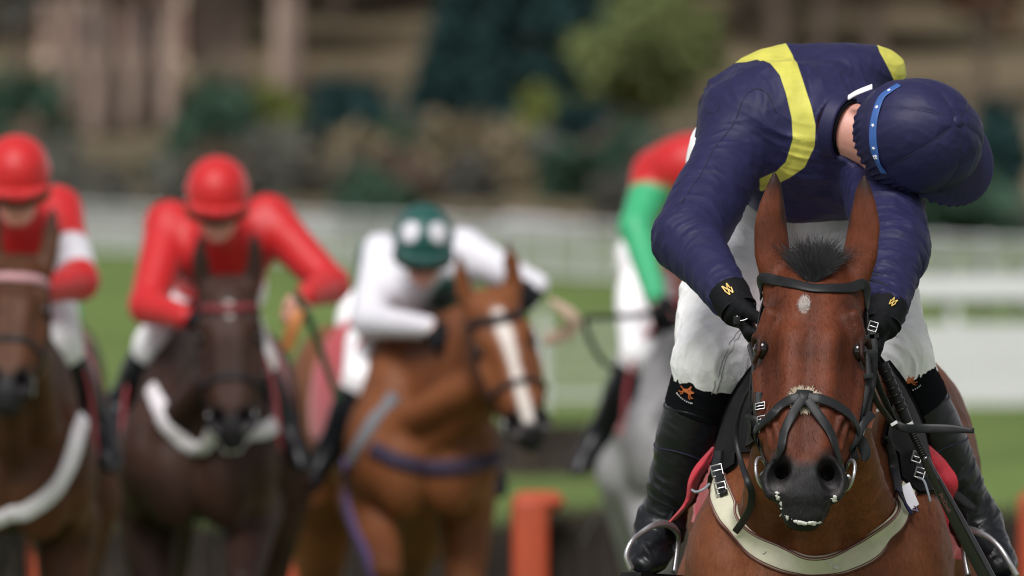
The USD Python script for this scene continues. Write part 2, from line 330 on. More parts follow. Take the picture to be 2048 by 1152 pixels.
M['strap_blue'] = plain('blue_elastic', (0.025, 0.09, 0.30), rough=0.6, bump=0.3, bscale=600)
M['navy'] = plain('navy_silk', (0.016, 0.0155, 0.054), rough=0.55, noise=0.10, scale=30, bump=0.2, bscale=60, dist=0.003, spec=.22)
M['foam'] = plain('foam', (0.50, 0.50, 0.46), rough=0.3, noise=0.08, scale=300, bump=0.5)
M['rubber'] = plain('black_rubber', (0.007, 0.007, 0.008), spec=.3, rough=0.38, noise=0.2, scale=100)
M['pink_web'] = plain('pink_webbing', (0.60, 0.20, 0.16), rough=0.8)
M['grey_piping'] = plain('grey_piping', (0.22, 0.25, 0.28), rough=0.6)
M['violet_thread'] = plain('violet_thread', (0.20, 0.17, 0.30), rough=0.9)
M['whip_pad'] = plain('whip_pad', (0.010, 0.010, 0.011), rough=0.18, noise=0.1, spec=0.6)
M['whip_print'] = plain('whip_print', (0.16, 0.05, 0.05), rough=0.6)
M['coat_hair'] = tinted('coat_hair', 'tint', 0.5, noise=0.1, scale=60, bump=0.0, spec=0.14)
# ---------------------------------------------------------------- the setting: turf, wooded bank, rails, hurdles, trees
def ground_z(Y):
    Y = np.asarray(Y, float); a = .0148 * np.clip(Y - 110, 0, 200); return np.where(Y > 310, a + .10 * (Y - 310), a) - .02 * sstep(110, 100, Y) * 0
def terrain(name, xs, ys, mat, rough=0.0, seed=0):
    X, Y = np.meshgrid(xs, ys, indexing='ij'); Z = ground_z(Y) + rough * (meshkit.fbm(np.stack([X * .05, Y * .05, 0 * X], -1), 3, seed) - .5)
    n, k = X.shape; V = np.stack([X, Y, Z], -1).reshape(-1, 3); i = np.arange(n - 1)[:, None]; j = np.arange(k - 1)[None]; a = i * k + j
    F = np.vstack([np.stack([a, a + k, a + k + 1], -1).reshape(-1, 3), np.stack([a, a + k + 1, a + 1], -1).reshape(-1, 3)]); p = obj(name, (V, F), mat); tag(p, kind='structure'); return p
def soil(name, a, b, c, scale, d):
    return usdkit.material(stage, '/World/Looks/' + name, {'g': ('geometry', {}), 'n': ('noise_texture', {'scale': scale, 'detail': 8.0, 'roughness': 0.65}), 'n2': ('noise_texture', {'scale': scale * .12, 'detail': 4.0}),
        'r': ('rgb_ramp', {'ramp': [(0.3, a), (0.5, b), (0.72, c)]}), 'v': ('rgb_ramp', {'ramp': [(0.35, (.75, .75, .75)), (0.65, (1.2, 1.15, 1.1))]}), 'm': ('mix', {'mix_type': 'multiply', 'fac': 1.0}), 'b': ('bump', {'strength': .6, 'distance': d}), 'p': ('principled_bsdf', {'roughness': 1.0, 'specular_ior_level': .02})},
        [('g.position', 'n.vector'), ('g.position', 'n2.vector'), ('n.fac', 'r.fac'), ('n2.fac', 'v.fac'), ('r.color', 'm.color1'), ('v.color', 'm.color2'), ('m.color', 'p.base_color'), ('n.fac', 'b.height'), ('b.normal', 'p.normal')], surface='p.BSDF')
M['turf'] = soil('turf', (.085, .132, .040), (.112, .168, .052), (.16, .215, .08), 1.3, .03)
M['bank'] = soil('leaf_litter', (.07, .07, .045), (.13, .108, .072), (.20, .16, .11), .35, .2)
xs = np.linspace(-260, 260, 61)
terrain('turf', xs, np.r_[np.linspace(-40, 110, 31), np.linspace(114, 312, 40)], M['turf'])
terrain('wooded_bank', xs, np.r_[312, np.linspace(316, 720, 70)], M['bank'], 2.4, 4)

# white mesh rail running away across the course
M['plastic'] = plain('white_plastic', (.52, .53, .53), rough=.5, noise=.08, scale=6)
M['plastic_grey'] = plain('grey_plastic_mesh', (.36, .37, .36), rough=.6, noise=.1, scale=6)
M['stake'] = plain('dark_stake', (.035, .04, .03), rough=.8)
fa, fb = np.array([(-140 - 1024) * 313 / PXF, 305.0]), np.array([(2200 - 1024) * 196 / PXF, 196.0])
def fence_pt(t, h): q = lerp(fa, fb, t); return np.array([q[0], q[1], float(ground_z(q[1])) + h])
fence = thing('rail_fence', 'long pale grey mesh rail crossing the turf in front of the trees', 'fence', fence_pt(.5, 0)); fl_ = np.linalg.norm(fb - fa)
fd_ = np.append(nrm(fb - fa), 0); fn_ = np.array([-fd_[1], fd_[0], 0])
for k in range(int(fl_ / 3) + 1):
    t = k * 3 / fl_; obj('post', rbox(fence_pt(t, .60), (.05, .05, .64), [fd_, fn_, (0, 0, 1)]), M['plastic'], fence)
for hh in (1.16, .12): obj('rail', tube([fence_pt(t, hh) - fn_ * .06 for t in np.linspace(0, 1, 60)], .045, 60, 6, smooth=False), M['plastic'], fence)
wires = []
for k in range(int(fl_ / .16)):
    t = k * .16 / fl_; wires.append(rbox(fence_pt(t, .64) - fn_ * .06, (.014, .008, .48), [fd_, fn_, (0, 0, 1)]))
p = obj('mesh_panel', join(*wires), M['plastic_grey'], fence); tag(p, kind='stuff')
for px in (1880, 1962, 2042):
    b = P(px, 0, 189); b[2] = float(ground_z(189)); s = obj('stake', join(rbox(b + [0, 0, .42], (.05, .05, .46)), rbox(b + [0, 0, .9], (.065, .065, .03))), M['stake']); tag(s, 'short dark wooden stake standing in the turf before the pale mesh rail', 'stake', 'dark stakes by the rail')
# white boarded wing and running rail beside the course
wg = thing('hurdle_wing', 'broad white slatted wing beside the far hurdle, behind the leading horse', 'hurdle wing', P(1600, 800, 128) * [1, 1, 0])
zg = float(ground_z(128)); xa, xb = P(1085, 0, 128)[0], P(2320, 0, 128)[0]; top = lambda x: np.interp(x, [xa, xa + 1.6, xb], [1.18, 1.50, 1.56]) + zg
k = 0; x = xa
while x < xb:
    dens = 1.0 if x > P(1560, 0, 128)[0] else .22
    hh = min(top(x) - zg - .62, .92) if dens == 1 else top(x) - zg - .32
    obj('slat', rbox((x, 128, zg + .10 + hh / 2), (.042 * dens, .012, hh / 2)), M['plastic'], wg); x += .096
for (z0, z1) in ((1.22, 1.50),): obj('top_board', trimesh.convex.convex_hull(np.array([(xx, yy, zz) for xx, z_ in ((P(1500, 0, 128)[0], 1.52), (xb, 1.56)) for yy in (127.95, 127.99) for zz in (zg + z_ - .26, zg + z_)])), M['plastic'], wg)
xm = P(1500, 0, 128)[0]; obj('rail', rbox(((xm + xb) / 2, 128.03, zg + .25), ((xb - xm) / 2, .018, .05)), M['plastic'], wg); obj('rail', rbox(((xm + xb) / 2, 128.03, zg + .80), ((xb - xm) / 2, .018, .05)), M['plastic'], wg); obj('rail', rbox(((xm + xa) / 2, 128.03, zg + .20), ((xm - xa) / 2, .014, .02)), M['plastic'], wg)
for x in np.linspace(xa, xb, 7): obj('post', rbox((x, 128.09, top(x) / 2 + zg / 2), (.05, .05, (top(x) - zg) / 2)), M['plastic'], wg)
# hurdles: a near row with orange padded uprights, a far row of plain dark birch
M['birch'] = plain('birch_brush', (.022, .016, .011), rough=.95, noise=.5, scale=8)
M['orange_pad'] = plain('orange_pad', (.34, .047, .013), rough=.55, noise=.1, scale=8)
M['frame_wood'] = plain('frame_wood', (.05, .035, .022), rough=.85)
def brush(x0, x1, Y, z1, rng, n, lean=.12):
    x = rng.uniform(x0, x1, n); h = z1 + rng.normal(0, .02, n); VV, FF = [], []
    for i in range(n):
        b, t = np.array([x[i], Y + rng.uniform(-.12, .12), .02]), np.array([x[i] + rng.normal(0, .03), Y + lean + rng.uniform(-.12, .12), h[i]]); w = rng.uniform(.008, .020)
        VV += [b + [-w, 0, 0], b + [w, 0, 0], b + [0, w, 0], t]; FF += [[4 * i, 4 * i + 1, 4 * i + 3], [4 * i + 1, 4 * i + 2, 4 * i + 3], [4 * i + 2, 4 * i, 4 * i + 3]]
    return np.array(VV), np.array(FF)
rg = np.random.default_rng(3)
def hurdle(px0, px1, Y, top_y, pad, label, group=None):
    x0, x1 = P(px0, 0, Y)[0], P(px1, 0, Y)[0]; z1 = P(0, top_y, Y)[2]; z0 = float(ground_z(Y)); h = thing('hurdle', label, 'hurdle', ((x0 + x1) / 2, Y, z0), group)
    b = obj('birch', brush(x0 + .01, x1 - .01, Y, z1 - .02, rg, 1700), M['birch'], h, smooth=False); tag(b, kind='stuff')
    obj('rail', rbox(((x0 + x1) / 2, Y + .02, z0 + (z1 - z0) * .30), ((x1 - x0) / 2, .035, .045)), M['frame_wood'], h); obj('rail', rbox(((x0 + x1) / 2, Y + .08, z0 + (z1 - z0) * .72), ((x1 - x0) / 2, .035, .045)), M['frame_wood'], h)
    if pad:
        w = .072; obj('upright', rbox((x0 + w, Y - .16, (z1 + z0) / 2 + .01), (w, .045, (z1 - z0) / 2), bev=.5), M['orange_pad'], h)
        obj('padded_cap', rbox((x0 + w + .03, Y - .10, z1 - .005), (w + .03, .06, .04), bev=.8), M['orange_pad'], h)
    else: obj('upright', rbox((x0 + .03, Y - .15, (z1 + z0) / 2), (.03, .03, (z1 - z0) / 2)), M['frame_wood'], h)
names = ['orange padded birch hurdle panel behind the horse cut off at the picture edge', 'orange padded birch hurdle panel behind the dark bay horse', 'orange padded birch hurdle panel behind the chestnut horse', 'orange padded birch hurdle panel between chestnut and grey horses', 'orange padded birch hurdle panel behind the leading bay horse', 'orange padded birch hurdle panel at the bottom corner beyond the leader\'s boot']
for i, px in enumerate((-455, 60, 545, 1024, 1510, 2034)): hurdle(px, (60, 545, 1024, 1510, 2034, 2500)[i], 44.5, 1000 + (30 if px < 600 else 0), True, names[i], None)
for i in range(7): hurdle(-180 + i * 205, 25 + i * 205, 100, 842, False, 'low dark birch panel of the far hurdle row on the turf', 'panels of the far hurdle row')

# ---- trees on the bank
def leaf_mat(name, c, var=.35):
    return usdkit.material(stage, '/World/Looks/' + name, {'g': ('geometry', {}), 'r': ('rgb_ramp', {'ramp': [(0, tuple(x * (1 - var) for x in c)), (1, tuple(x * (1 + var) for x in c))]}), 'd': ('diffuse_bsdf', {}), 't': ('translucent_bsdf', {}), 'm': ('mix_closure', {'fac': .25})},
        [('g.random_per_island', 'r.fac'), ('r.color', 'd.color'), ('r.color', 't.color'), ('d.BSDF', 'm.closure1'), ('t.BSDF', 'm.closure2')], surface='m.closure')
bark = {'brown': plain('brown_bark', (.085, .062, .045), rough=.9, noise=.35, scale=4), 'pale': plain('pale_bark', (.30, .225, .18), rough=.8, noise=.3, scale=3), 'dark': plain('dark_bark', (.035, .03, .024), rough=.9)}
leaf = {k: leaf_mat('foliage_' + k, c) for k, c in dict(twig=(.20, .148, .112), russet=(.31, .20, .15), teal=(.040, .088, .085), green=(.08, .145, .095), olive=(.21, .25, .10), lime=(.26, .30, .09), tan=(.34, .28, .18), grey=(.185, .185, .155), rust=(.23, .125, .08)).items()}
def cards(C, sz, rng, long=1.0):
    n = len(C); a = rng.normal(0, 1, (n, 3)); a /= np.linalg.norm(a, axis=1, keepdims=True); b = np.cross(a, rng.normal(0, 1, (n, 3))); b /= np.linalg.norm(b, axis=1, keepdims=True); s = sz * rng.uniform(.6, 1.4, (n, 1))
    V = np.stack([C - a * s * long, C + b * s * .5, C + a * s * long, C - b * s * .5], 1).reshape(-1, 3); i = np.arange(n)[:, None] * 4
    return V, np.vstack([i + [0, 1, 2], i + [0, 2, 3]])
def crown_points(kind, H, W, rng, n):
    if kind == 'cone': z = H * (.06 + .94 * (1 - np.sqrt(rng.uniform(0, 1, n)))); r = W * (1 - z / H) ** .8 * np.sqrt(rng.uniform(.25, 1, n)); a = rng.uniform(0, 2 * np.pi, n); return np.stack([r * np.cos(a), r * np.sin(a), z], 1)
    m = 26; c = rng.normal(0, 1, (m, 3)); c /= np.linalg.norm(c, axis=1, keepdims=True); c *= rng.uniform(.35, .85, (m, 1)); k = rng.integers(0, m, n); q = c[k] + rng.normal(0, .17, (n, 3))
    lo_ = {'round': .30, 'bush': .0, 'bare': .22}[kind]; return np.stack([q[:, 0] * W, q[:, 1] * W, H * (lo_ + (1 - lo_) * (np.clip(q[:, 2], -1, 1.1) * .5 + .5))], 1)
protos = {}
def plant(name, label, cat, px, Y, H, W, kind, lf, bk, n=900, sz=.42, group=None, seed=0, base=0.0):
    key = (name, kind, lf, bk, seed % 3); X = P(px, 0, Y)[0]; loc = np.array([X, Y, float(ground_z(Y)) - .35 + base]); rng = np.random.default_rng(seed % 3 + 11)
    t = thing(name, label, cat, loc, group)
    if key in protos:
        t0, H0, W0 = protos[key]; x = UsdGeom.Xformable(t); x.AddRotateZOp().Set(float(seed * 67 % 360)); x.AddScaleOp().Set(Gf.Vec3f(W / W0, W / W0, H / H0)); t.GetReferences().AddInternalReference(t0.GetPath()); t.SetInstanceable(True)
        for k_, v_ in (('label', label), ('category', cat), ('group', group)):
            if v_: t.SetCustomDataByKey(k_, v_)
        return
    protos[key] = (t, H, W)
    C = crown_points(kind, H, W, rng, n); f = .75 if kind in ('round', 'bare') else .5
    obj('trunk', tube([loc, loc + [.05 * W, 0, H * f * .4], loc + [0, .04 * W, H * f]], [.035 * H * .6, .022 * H * .6, .006 * H], 12, 7), bark[bk], t)
    L = []
    for q in range(9 if kind != 'bush' else 4):
        e = C[rng.integers(0, n)]; z0 = rng.uniform(.25, .6) * min(e[2], H * f); L.append(tube([loc + [0, 0, z0], loc + lerp(np.array([0, 0, z0]), e, .5) + [0, 0, .2], loc + e], [.010 * H, .006 * H, .002 * H], 8, 5)); 
    for l in L: obj('limb', l, bark[bk], t)
    cr = obj('crown', cards(C + loc, sz, rng, 2.2 if kind == 'bare' else 1.0), leaf[lf], t, smooth=False)
# old brick house standing on the bank behind the birches
M['brick'] = usdkit.material(stage, '/World/Looks/brick', {'g': ('geometry', {}), 'b': ('brick_texture', {'scale': 3.0, 'color1': (.34, .20, .155), 'color2': (.26, .15, .115), 'mortar': (.30, .25, .21)}), 'mp': ('mapping', {'rotation': (math.pi / 2, 0, 0)}), 'p': ('principled_bsdf', {'roughness': .9})}, [('g.position', 'mp.vector'), ('mp.vector', 'b.vector'), ('b.color', 'p.base_color')], surface='p.BSDF')
M['stone_band'] = plain('stone_band', (.46, .36, .28), rough=.9, noise=.2, scale=3); M['window_glass'] = plain('dark_window', (.03, .035, .045), rough=.15, spec=.6); M['slate'] = plain('slate_roof', (.10, .10, .11), rough=.8, noise=.3, scale=4)
hb = P(222, 0, 372); hz = float(ground_z(372)) - .5; house = thing('brick_house', 'pinkish brick house with pale stone bands behind the birches', 'house', (hb[0], 372, hz))
obj('wall', rbox((hb[0], 376, hz + 6), (2.35, 4, 6), bev=.02), M['brick'], house)
for z in (.5, 2.6, 5.1): obj('stone_course', rbox((hb[0], 371.96, hz + z), (2.38, .05, .45 if z == 2.6 else .16), bev=.1), M['stone_band'], house)
for i in range(5):
    for z in (1.5, 3.9, 7.2):
        x = hb[0] - 1.84 + i * .92; w_ = obj('window', rbox((x, 371.97, hz + z), (.26, .04, .70), bev=.1), M['stone_band'], house); obj('pane', rbox((x, 371.93, hz + z), (.20, .02, .62), bev=.1), M['window_glass'], w_)
obj('roof', trimesh.convex.convex_hull(np.array([[hb[0] + a, 376 + b, hz + c] for a, b, c in ((-2.7, -4.4, 12), (2.7, -4.4, 12), (2.7, 4.4, 12), (-2.7, 4.4, 12), (-2.2, 0, 14.5), (2.2, 0, 14.5))])), M['slate'], house)
# what stands where along the bank, nearest last
r_ = np.random.default_rng(21)
for i in range(46):                                                    # the far wood
    px = -150 + i * 52 + r_.uniform(-20, 20); k = ['twig', 'russet', 'twig', 'grey', 'rust'][i % 5] if px < 1350 else ['twig', 'rust', 'twig'][i % 3]
    plant('bare_tree', 'tall bare brown tree of the far wood on the bank', 'tree', px, 395 + r_.uniform(-25, 35), r_.uniform(13, 17), r_.uniform(2.6, 3.6), 'bare', k, 'brown', 1300, .40, 'bare trees of the far wood', int(r_.integers(0, 99)))
for i, (px, Y) in enumerate(((112, 350), (150, 356), (188, 348), (225, 352), (262, 350), (300, 356), (335, 350), (415, 360), (470, 362), (560, 352), (585, 360))):
    plant('pale_trunked_tree', 'pale trunked bare birch in the pinkish stand above the red caps', 'tree', px, Y, 13 + i % 3, 1.1, 'bare', 'tan' if i % 2 else 'russet', 'pale', 650, .34, 'pale trunked birches', i)
P_ = lambda nm, lb, px, Y, H, W, kind, lf, bk='brown', n=900, sz=.40, seed=1, base=0.0, cat='bush': plant(nm, lb, cat, px, Y, H, W, kind, lf, bk, n, sz, None, seed, base)
P_('dark_tree', 'grey brown tree at the picture edge over the first red cap', 35, 345, 11, 1.5, 'round', 'grey', cat='tree')
P_('evergreen_shrub', 'dark green shrub low at the picture edge behind the first red cap', 30, 330, 3.4, 1.3, 'bush', 'green', seed=2)
P_('evergreen_shrub', 'dark green shrub behind the cap of the dark bay\'s jockey', 430, 326, 3.4, 1.25, 'bush', 'green', seed=0)
P_('evergreen_shrub', 'dark teal shrub between the dark bay\'s jockey and the big conifer', 660, 332, 3.0, 1.9, 'bush', 'teal', seed=1)
P_('evergreen_shrub', 'dark green shrub standing on the bank above the white and green jockey', 775, 322, 2.6, .9, 'bush', 'green', seed=1)
P_('yellow_shrub', 'yellowish shrub beside the dark shrub over the dark bay\'s jockey', 545, 330, 2.9, .6, 'bush', 'lime', seed=2)
P_('conifer', 'broad very dark conifer filling the middle of the wood', 1035, 345, 9.5, 3.7, 'cone', 'teal', 'dark', 1900, .42, cat='tree', seed=0)
P_('conifer', 'smaller dark conifer leaning out beside the broad one', 915, 341, 5.4, 1.7, 'cone', 'teal', 'dark', 1900, .42, cat='tree', seed=1)
P_('conifer', 'dark conifer behind the round olive tree', 1180, 352, 15, 2.2, 'cone', 'teal', 'dark', 1900, .42, cat='tree', seed=2)
P_('olive_tree', 'round olive green tree between the dark conifers and the leading jockey\'s back', 1285, 338, 5.2, 2.3, 'round', 'olive', n=1900, cat='tree')
P_('yellow_shrub', 'bright yellow green shrub in front of the broad conifer', 1065, 328, 3.0, .8, 'bush', 'lime', seed=1)
P_('bracken_mound', 'tan bracken mound behind the horses on the bank', 700, 322, 2.5, 2.4, 'bush', 'tan', seed=1, base=-.1)
P_('bracken_mound', 'reddish bracken mound below the conifer', 905, 324, 2.6, 1.9, 'bush', 'tan', seed=2, base=0)
P_('evergreen_shrub', 'dark gap of evergreen beneath the olive tree', 1150, 326, 2.8, .8, 'bush', 'teal', seed=2)
P_('evergreen_shrub', 'dull green shrub over the red shoulder of the grey\'s jockey', 1260, 322, 2.6, .9, 'bush', 'green', seed=0)
P_('rust_tree', 'rust brown tree beyond the navy cap at the picture edge', 1960, 345, 12, 2.3, 'round', 'rust', cat='tree', n=1700)
P_('rust_tree', 'brown tree above the back of the leading jockey', 1640, 352, 13, 2.2, 'round', 'twig', cat='tree', n=1700, seed=2)
P_('evergreen_shrub', 'dark green shrub below the navy cap near the mesh rail', 1915, 300, 2.6, 1.5, 'bush', 'green', seed=1)
P_('evergreen_shrub', 'teal shrub right under the peak of the navy cap', 1990, 308, 4.0, .9, 'bush', 'teal', seed=0)
for i in range(34):                                                    # scrub along the foot of the bank
    px = -80 + i * 64 + r_.uniform(-24, 24); Y = 316 + r_.uniform(-2, 9); k = ['grey', 'green', 'twig', 'grey', 'grey', 'tan'][i % 6]
    plant('scrub_bush', 'low dull scrub bush along the foot of the bank behind the rail', 'bush', px, Y - (max(0, px - 1500) * .03), r_.uniform(1.5, 2.6), r_.uniform(.9, 1.3), 'bush', k, 'brown', 700, .34, 'scrub along the bank', int(r_.integers(0, 99)))
# ---------------------------------------------------------------- horses
class Horse: pass
def horse_shape(O, yaw=0.0, poll=(0, -.75, 1.70), d=(-.03, -.53, -.85), roll=0.0, legs=0, fine=False):
    """A horse facing -y, its withers above O. poll and d place the head."""
    h = Horse(); cy, sy = math.cos(yaw), math.sin(yaw); Rz = np.array([[cy, -sy, 0], [sy, cy, 0], [0, 0, 1.0]]); O = np.array(O, float)
    W = lambda x, y, z: O + Rz @ np.array([x, y, z], float)
    RR = Rz.T                                                             # rows: the horse's own axes in the world
    D = nrm(Rz @ np.array(d, float)); U = Rz @ np.array([math.cos(roll), 0, math.sin(roll)]); U = nrm(U - D * (U @ D)); N = nrm(np.cross(D, U))
    P0 = W(*poll); H = lambda u, s, v: P0 + U * u + D * s + N * v; HR = np.array([U, D, N])
    h.W, h.H, h.U, h.D, h.N, h.P0, h.O, h.Rz, h.HR = W, H, U, D, N, P0, O, Rz, HR
    S = Shape(); X = Rz @ np.array([1.0, 0, 0])
    S.add(loft(W(0, -.12, 1.24), W(0, 1.25, 1.25), X, [0, .25, .5, .8, 1], [.13, .175, .235, .262, .22], [.29, .33, .335, .30, .27], C=[-.02, 0, .0, -.02, -.04], n=2.2), .05)
    S.chain([W(0, -.12, 1.49), W(0, .12, 1.50), W(0, .5, 1.46), W(0, 1.1, 1.48)], [.045, .05, .08, .12], .10, .05)
    for s in (-1, 1):
        S.add(ell(W(s * .105, -.10, 1.22), (.110, .25, .27), RR), .06)
        S.add(ell(W(s * .175, -.25, 1.11), (.092, .17, .19), RR), .05)
        S.add(ell(W(s * .085, -.375, 1.06), (.105, .10, .17), RR), .025)
        S.add(ell(W(s * .16, 1.15, 1.22), (.15, .33, .32), RR), .06)
    S.add(loft(W(0, -.06, 1.30), H(0, .05, -.13), X, [0, .3, .6, .85, 1], [.150, .130, .108, .092, .082], [.30, .235, .185, .155, .135], n=2.1), .06)
    for s in (-1, 1):                                                     # neck muscles from the jaw to the point of the shoulder
        S.add(rc(H(s * .05, .20, -.20), W(s * .105, -.36, 1.20), .052, .062), .035)
    S.add(rc(H(0, .22, -.22), W(0, -.40, 1.14), .045, .05), .03)          # windpipe
    # head: forehead, face and muzzle as one loft, then its bones and soft parts
    T = np.array([-.04, 0, .05, .10, .15, .20, .26, .32, .37, .42, .46, .492, .512])
    w = np.array([.070, .086, .095, .1005, .107, .106, .1015, .094, .082, .0655, .056, .049, .041])
    top = np.array([.010, .036, .050, .058, .060, .054, .044, .036, .030, .026, .022, .010, -.006])
    bot = np.array([-.15, -.19, -.215, -.235, -.245, -.235, -.205, -.165, -.130, -.105, -.094, -.082, -.070])
    S.add(loft(H(0, 0, 0), H(0, 1, 0), U, T, w, (top - bot) / 2, C=(top + bot) / 2, n=2.55, cap=.03), .03)
    h.w = lambda s: np.interp(s, T, w); h.top = lambda s: np.interp(s, T, top)
    for s in (-1, 1):
        S.add(ell(H(s * .072, .19, -.15), (.034, .085, .10), HR), .03)    # jowl
        S.add(rc(H(s * .099, .215, -.018), H(s * .083, .345, -.02), .012, .010), .018)    # facial crest
        S.add(rc(H(s * .080, .110, .038), H(s * .0985, .150, .014), .015, .0125), .022)    # brow over the eye
        S.add(rc(H(s * .034, .17, .040), H(s * .028, .40, .012), .020, .017), .03)        # nasal bone
        S.cut(ell(H(s * .062, .075, .074), (.017, .028, .016), HR), .03)                  # hollow above the eye
        S.chain([H(s * .082, .215, .030), H(s * .072, .27, .034), H(s * .066, .33, .026), H(s * .052, .385, .022)], [.004, .005, .0045, .003], .010); S.chain([H(s * .072, .27, .034), H(s * .078, .33, .010), H(s * .068, .385, .0)], [.0035, .004, .003], .008)
        S.cut(ell(H(s * .086, .235, .040), (.012, .05, .02), HR), .035)
        S.cut(ell(H(s * .1120, .166, .003), (.0155, .021, .019), HR), .006)                # eye socket
        S.add(rc(H(s * .1075, .146, .012), H(s * .1105, .150, -.010), .0075, .006), .006)   # lids
        S.add(rc(H(s * .1005, .187, .014), H(s * .107, .189, -.010), .0042, .0042), .006)
        S.add(rc(H(s * .0985, .152, .021), H(s * .0985, .182, .019), .0045, .004), .006)
        # nostril: a flared rim with a deep hollow
        S.add(ell(H(s * .0455, .452, -.014), (.036, .045, .036), HR), .012)
        S.add(rc(H(s * .055, .422, .010), H(s * .0765, .452, -.004), .0062, .0065), .008)
        S.add(rc(H(s * .0765, .452, -.004), H(s * .064, .487, -.006), .0065, .009), .008)
        S.add(rc(H(s * .049, .420, .012), H(s * .0225, .455, .012), .007, .009), .01)
        S.cut(ell(H(s * .0465, .447, .018), (.0205, .026, .032), HR), .008)
        S.cut(ell(H(s * .0530, .463, .014), (.019, .027, .022), HR), .008)
        S.cut(rc(H(s * .047, .442, .018), H(s * .040, .425, -.04), .016, .013), .006)
    S.add(ell(H(0, .478, -.020), (.043, .040, .034), HR), .014)            # upper lip
    S.add(ell(H(0, .490, -.056), (.040, .034, .031), HR), .012)           # lower lip and chin
    for q in range(8):                                                    # the mouth line
        a0, a1 = -1.35 + 2.7 * q / 8, -1.35 + 2.7 * (q + 1) / 8
        f = lambda a: H(.054 * math.sin(a), .468 + .056 * math.cos(a), -.044)
        S.cut(rc(f(a0), f(a1), .0042, .0042), .006)
    # ears
    h.ear = []
    for s in (-1, 1):
        A, B = H(s * .068, .030, -.045), H(s * .087 + .004, -.178, .085); ex = nrm(U + N * (.30 * s))
        bow = [0, .004 * s, .010 * s, .011 * s, .007 * s, .002 * s, 0]
        S.add(loft(A, B, ex, [0, .2, .4, .6, .78, .92, 1], [.029, .031, .0345, .0325, .0245, .0145, .005], [.026, .021, .015, .012, .010, .008, .004], B=bow, cap=.006), .02)
        E = [A, lerp(A, B, .35) + ex * bow[2], lerp(A, B, .8) + ex * bow[4], B]
        S.cut(rc(E[1] - N * .030 + U * s * .010, E[2] - N * .020 + U * s * .004, .021, .007), .008)
        h.ear.append(E)
    # legs
    ph = [((.17, -.12, .95), (.15, -.22, .55), (.15, -.14, .22), (.15, -.20, .03)), ((.17, -.10, .95), (.15, -.48, .72), (.15, -.30, .42), (.15, -.22, .28)),
          ((.19, 1.10, 1.0), (.17, 1.38, .58), (.16, 1.25, .24), (.16, 1.18, .03)), ((.19, 1.05, 1.0), (.17, 1.62, .62), (.16, 1.75, .30), (.16, 1.80, .12))]
    sides = [(-1, 0), (1, 1), (1, 2), (-1, 3)] if legs == 0 else [(1, 0), (-1, 1), (-1, 2), (1, 3)]
    for s, q in sides:
        j = [W(s * a, b, c) for a, b, c in ph[q]]; r = (.105, .055, .034, .05) if q < 2 else (.16, .062, .038, .05)
        S.add(rc(j[0], j[1], r[0], r[1]), .06); S.add(rc(j[1], j[2], r[1] * .8, r[2]), .015); S.add(rc(j[2], lerp(j[2], j[3], .7), r[2] * 1.15, .034), .012)
        S.add(rc(lerp(j[2], j[3], .75), j[3], .036, r[3]), .008)
    h.S = S; return h

def horse_tint(h, V, base, dark, points=(.008, .0075, .008), muzzle_from=.416, face=None, grey=False, warm=False):
    """Coat colours that belong to the horse itself: black points, muzzle, ear tips, white face markings."""
    q = V - h.P0; s, u, v = q @ h.D, q @ h.U, q @ h.N; L = (V - h.O) @ h.Rz                          # head and body coordinates
    n1 = meshkit.fbm(V * 9, 3, 3); n2 = meshkit.fbm(V * 30, 3, 5)
    C = mixc(np.array(base) * np.ones((len(V), 1)), dark, sstep(.42, .72, n1) * .55)
    head = (s > -.25) & (np.abs(u) < .15) & (v > -.30) & (L[:, 1] < -.5)
    mz = sstep(muzzle_from, muzzle_from + .035, s + (n2 - .5) * .02 + np.clip(-v - .02, 0, 1) * .35 + np.clip(np.abs(u) - .012, 0, .03) * 1.0) * head
    eye = np.exp(-(((np.abs(u) - .104) / .020) ** 2 + ((s - .168) / .030) ** 2 + ((v - .006) / .026) ** 2)) * head
    temple = np.exp(-(((np.abs(u) - .066) / .022) ** 2 + ((s - .085) / .035) ** 2)) * head
    C = mixc(C, dark, temple * .75 * (s > 0)); C = mixc(C, np.array(points) * 1.3, np.clip(eye * 1.1, 0, 1)); C = mixc(C, np.array(points) * (1.0 + .5 * n2[:, None]), mz)
    ear = sstep(-.125, -.17, s + (n2 - .5) * .03) * head * (np.abs(u) > .05)
    C = mixc(C, points, ear * .85)
    uc = np.interp(s, [-.178, .03], [.085, .068]); C = mixc(C, points, .75 * head * sstep(-.075, -.11, s) * sstep(.006, .014, uc - np.abs(u)))
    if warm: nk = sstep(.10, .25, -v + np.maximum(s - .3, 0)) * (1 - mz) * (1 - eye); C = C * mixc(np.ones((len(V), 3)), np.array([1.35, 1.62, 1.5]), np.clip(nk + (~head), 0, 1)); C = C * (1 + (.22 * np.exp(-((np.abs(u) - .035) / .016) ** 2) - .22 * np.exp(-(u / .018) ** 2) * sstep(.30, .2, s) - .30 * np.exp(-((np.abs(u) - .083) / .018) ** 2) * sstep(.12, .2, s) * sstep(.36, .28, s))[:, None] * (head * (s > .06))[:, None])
    rim = np.zeros(len(V))
    gm_ = np.exp(-(((np.abs(u) - .050) / .018) ** 2 + ((s - .478) / .016) ** 2)) * (v > -.03) * sstep(.45, .62, n2); C = mixc(C, (.085, .078, .078), np.clip(gm_, 0, .8) * head)
    leg = sstep(.72, .5, L[:, 2]); C = mixc(C, points, leg * (0.4 if grey else 1))
    if face is not None: C = mixc(C, (.60, .55, .51), np.clip(face(u, s, v, n2), 0, 1) * head * (v > -.03))
    return np.clip(C, .004, 1)

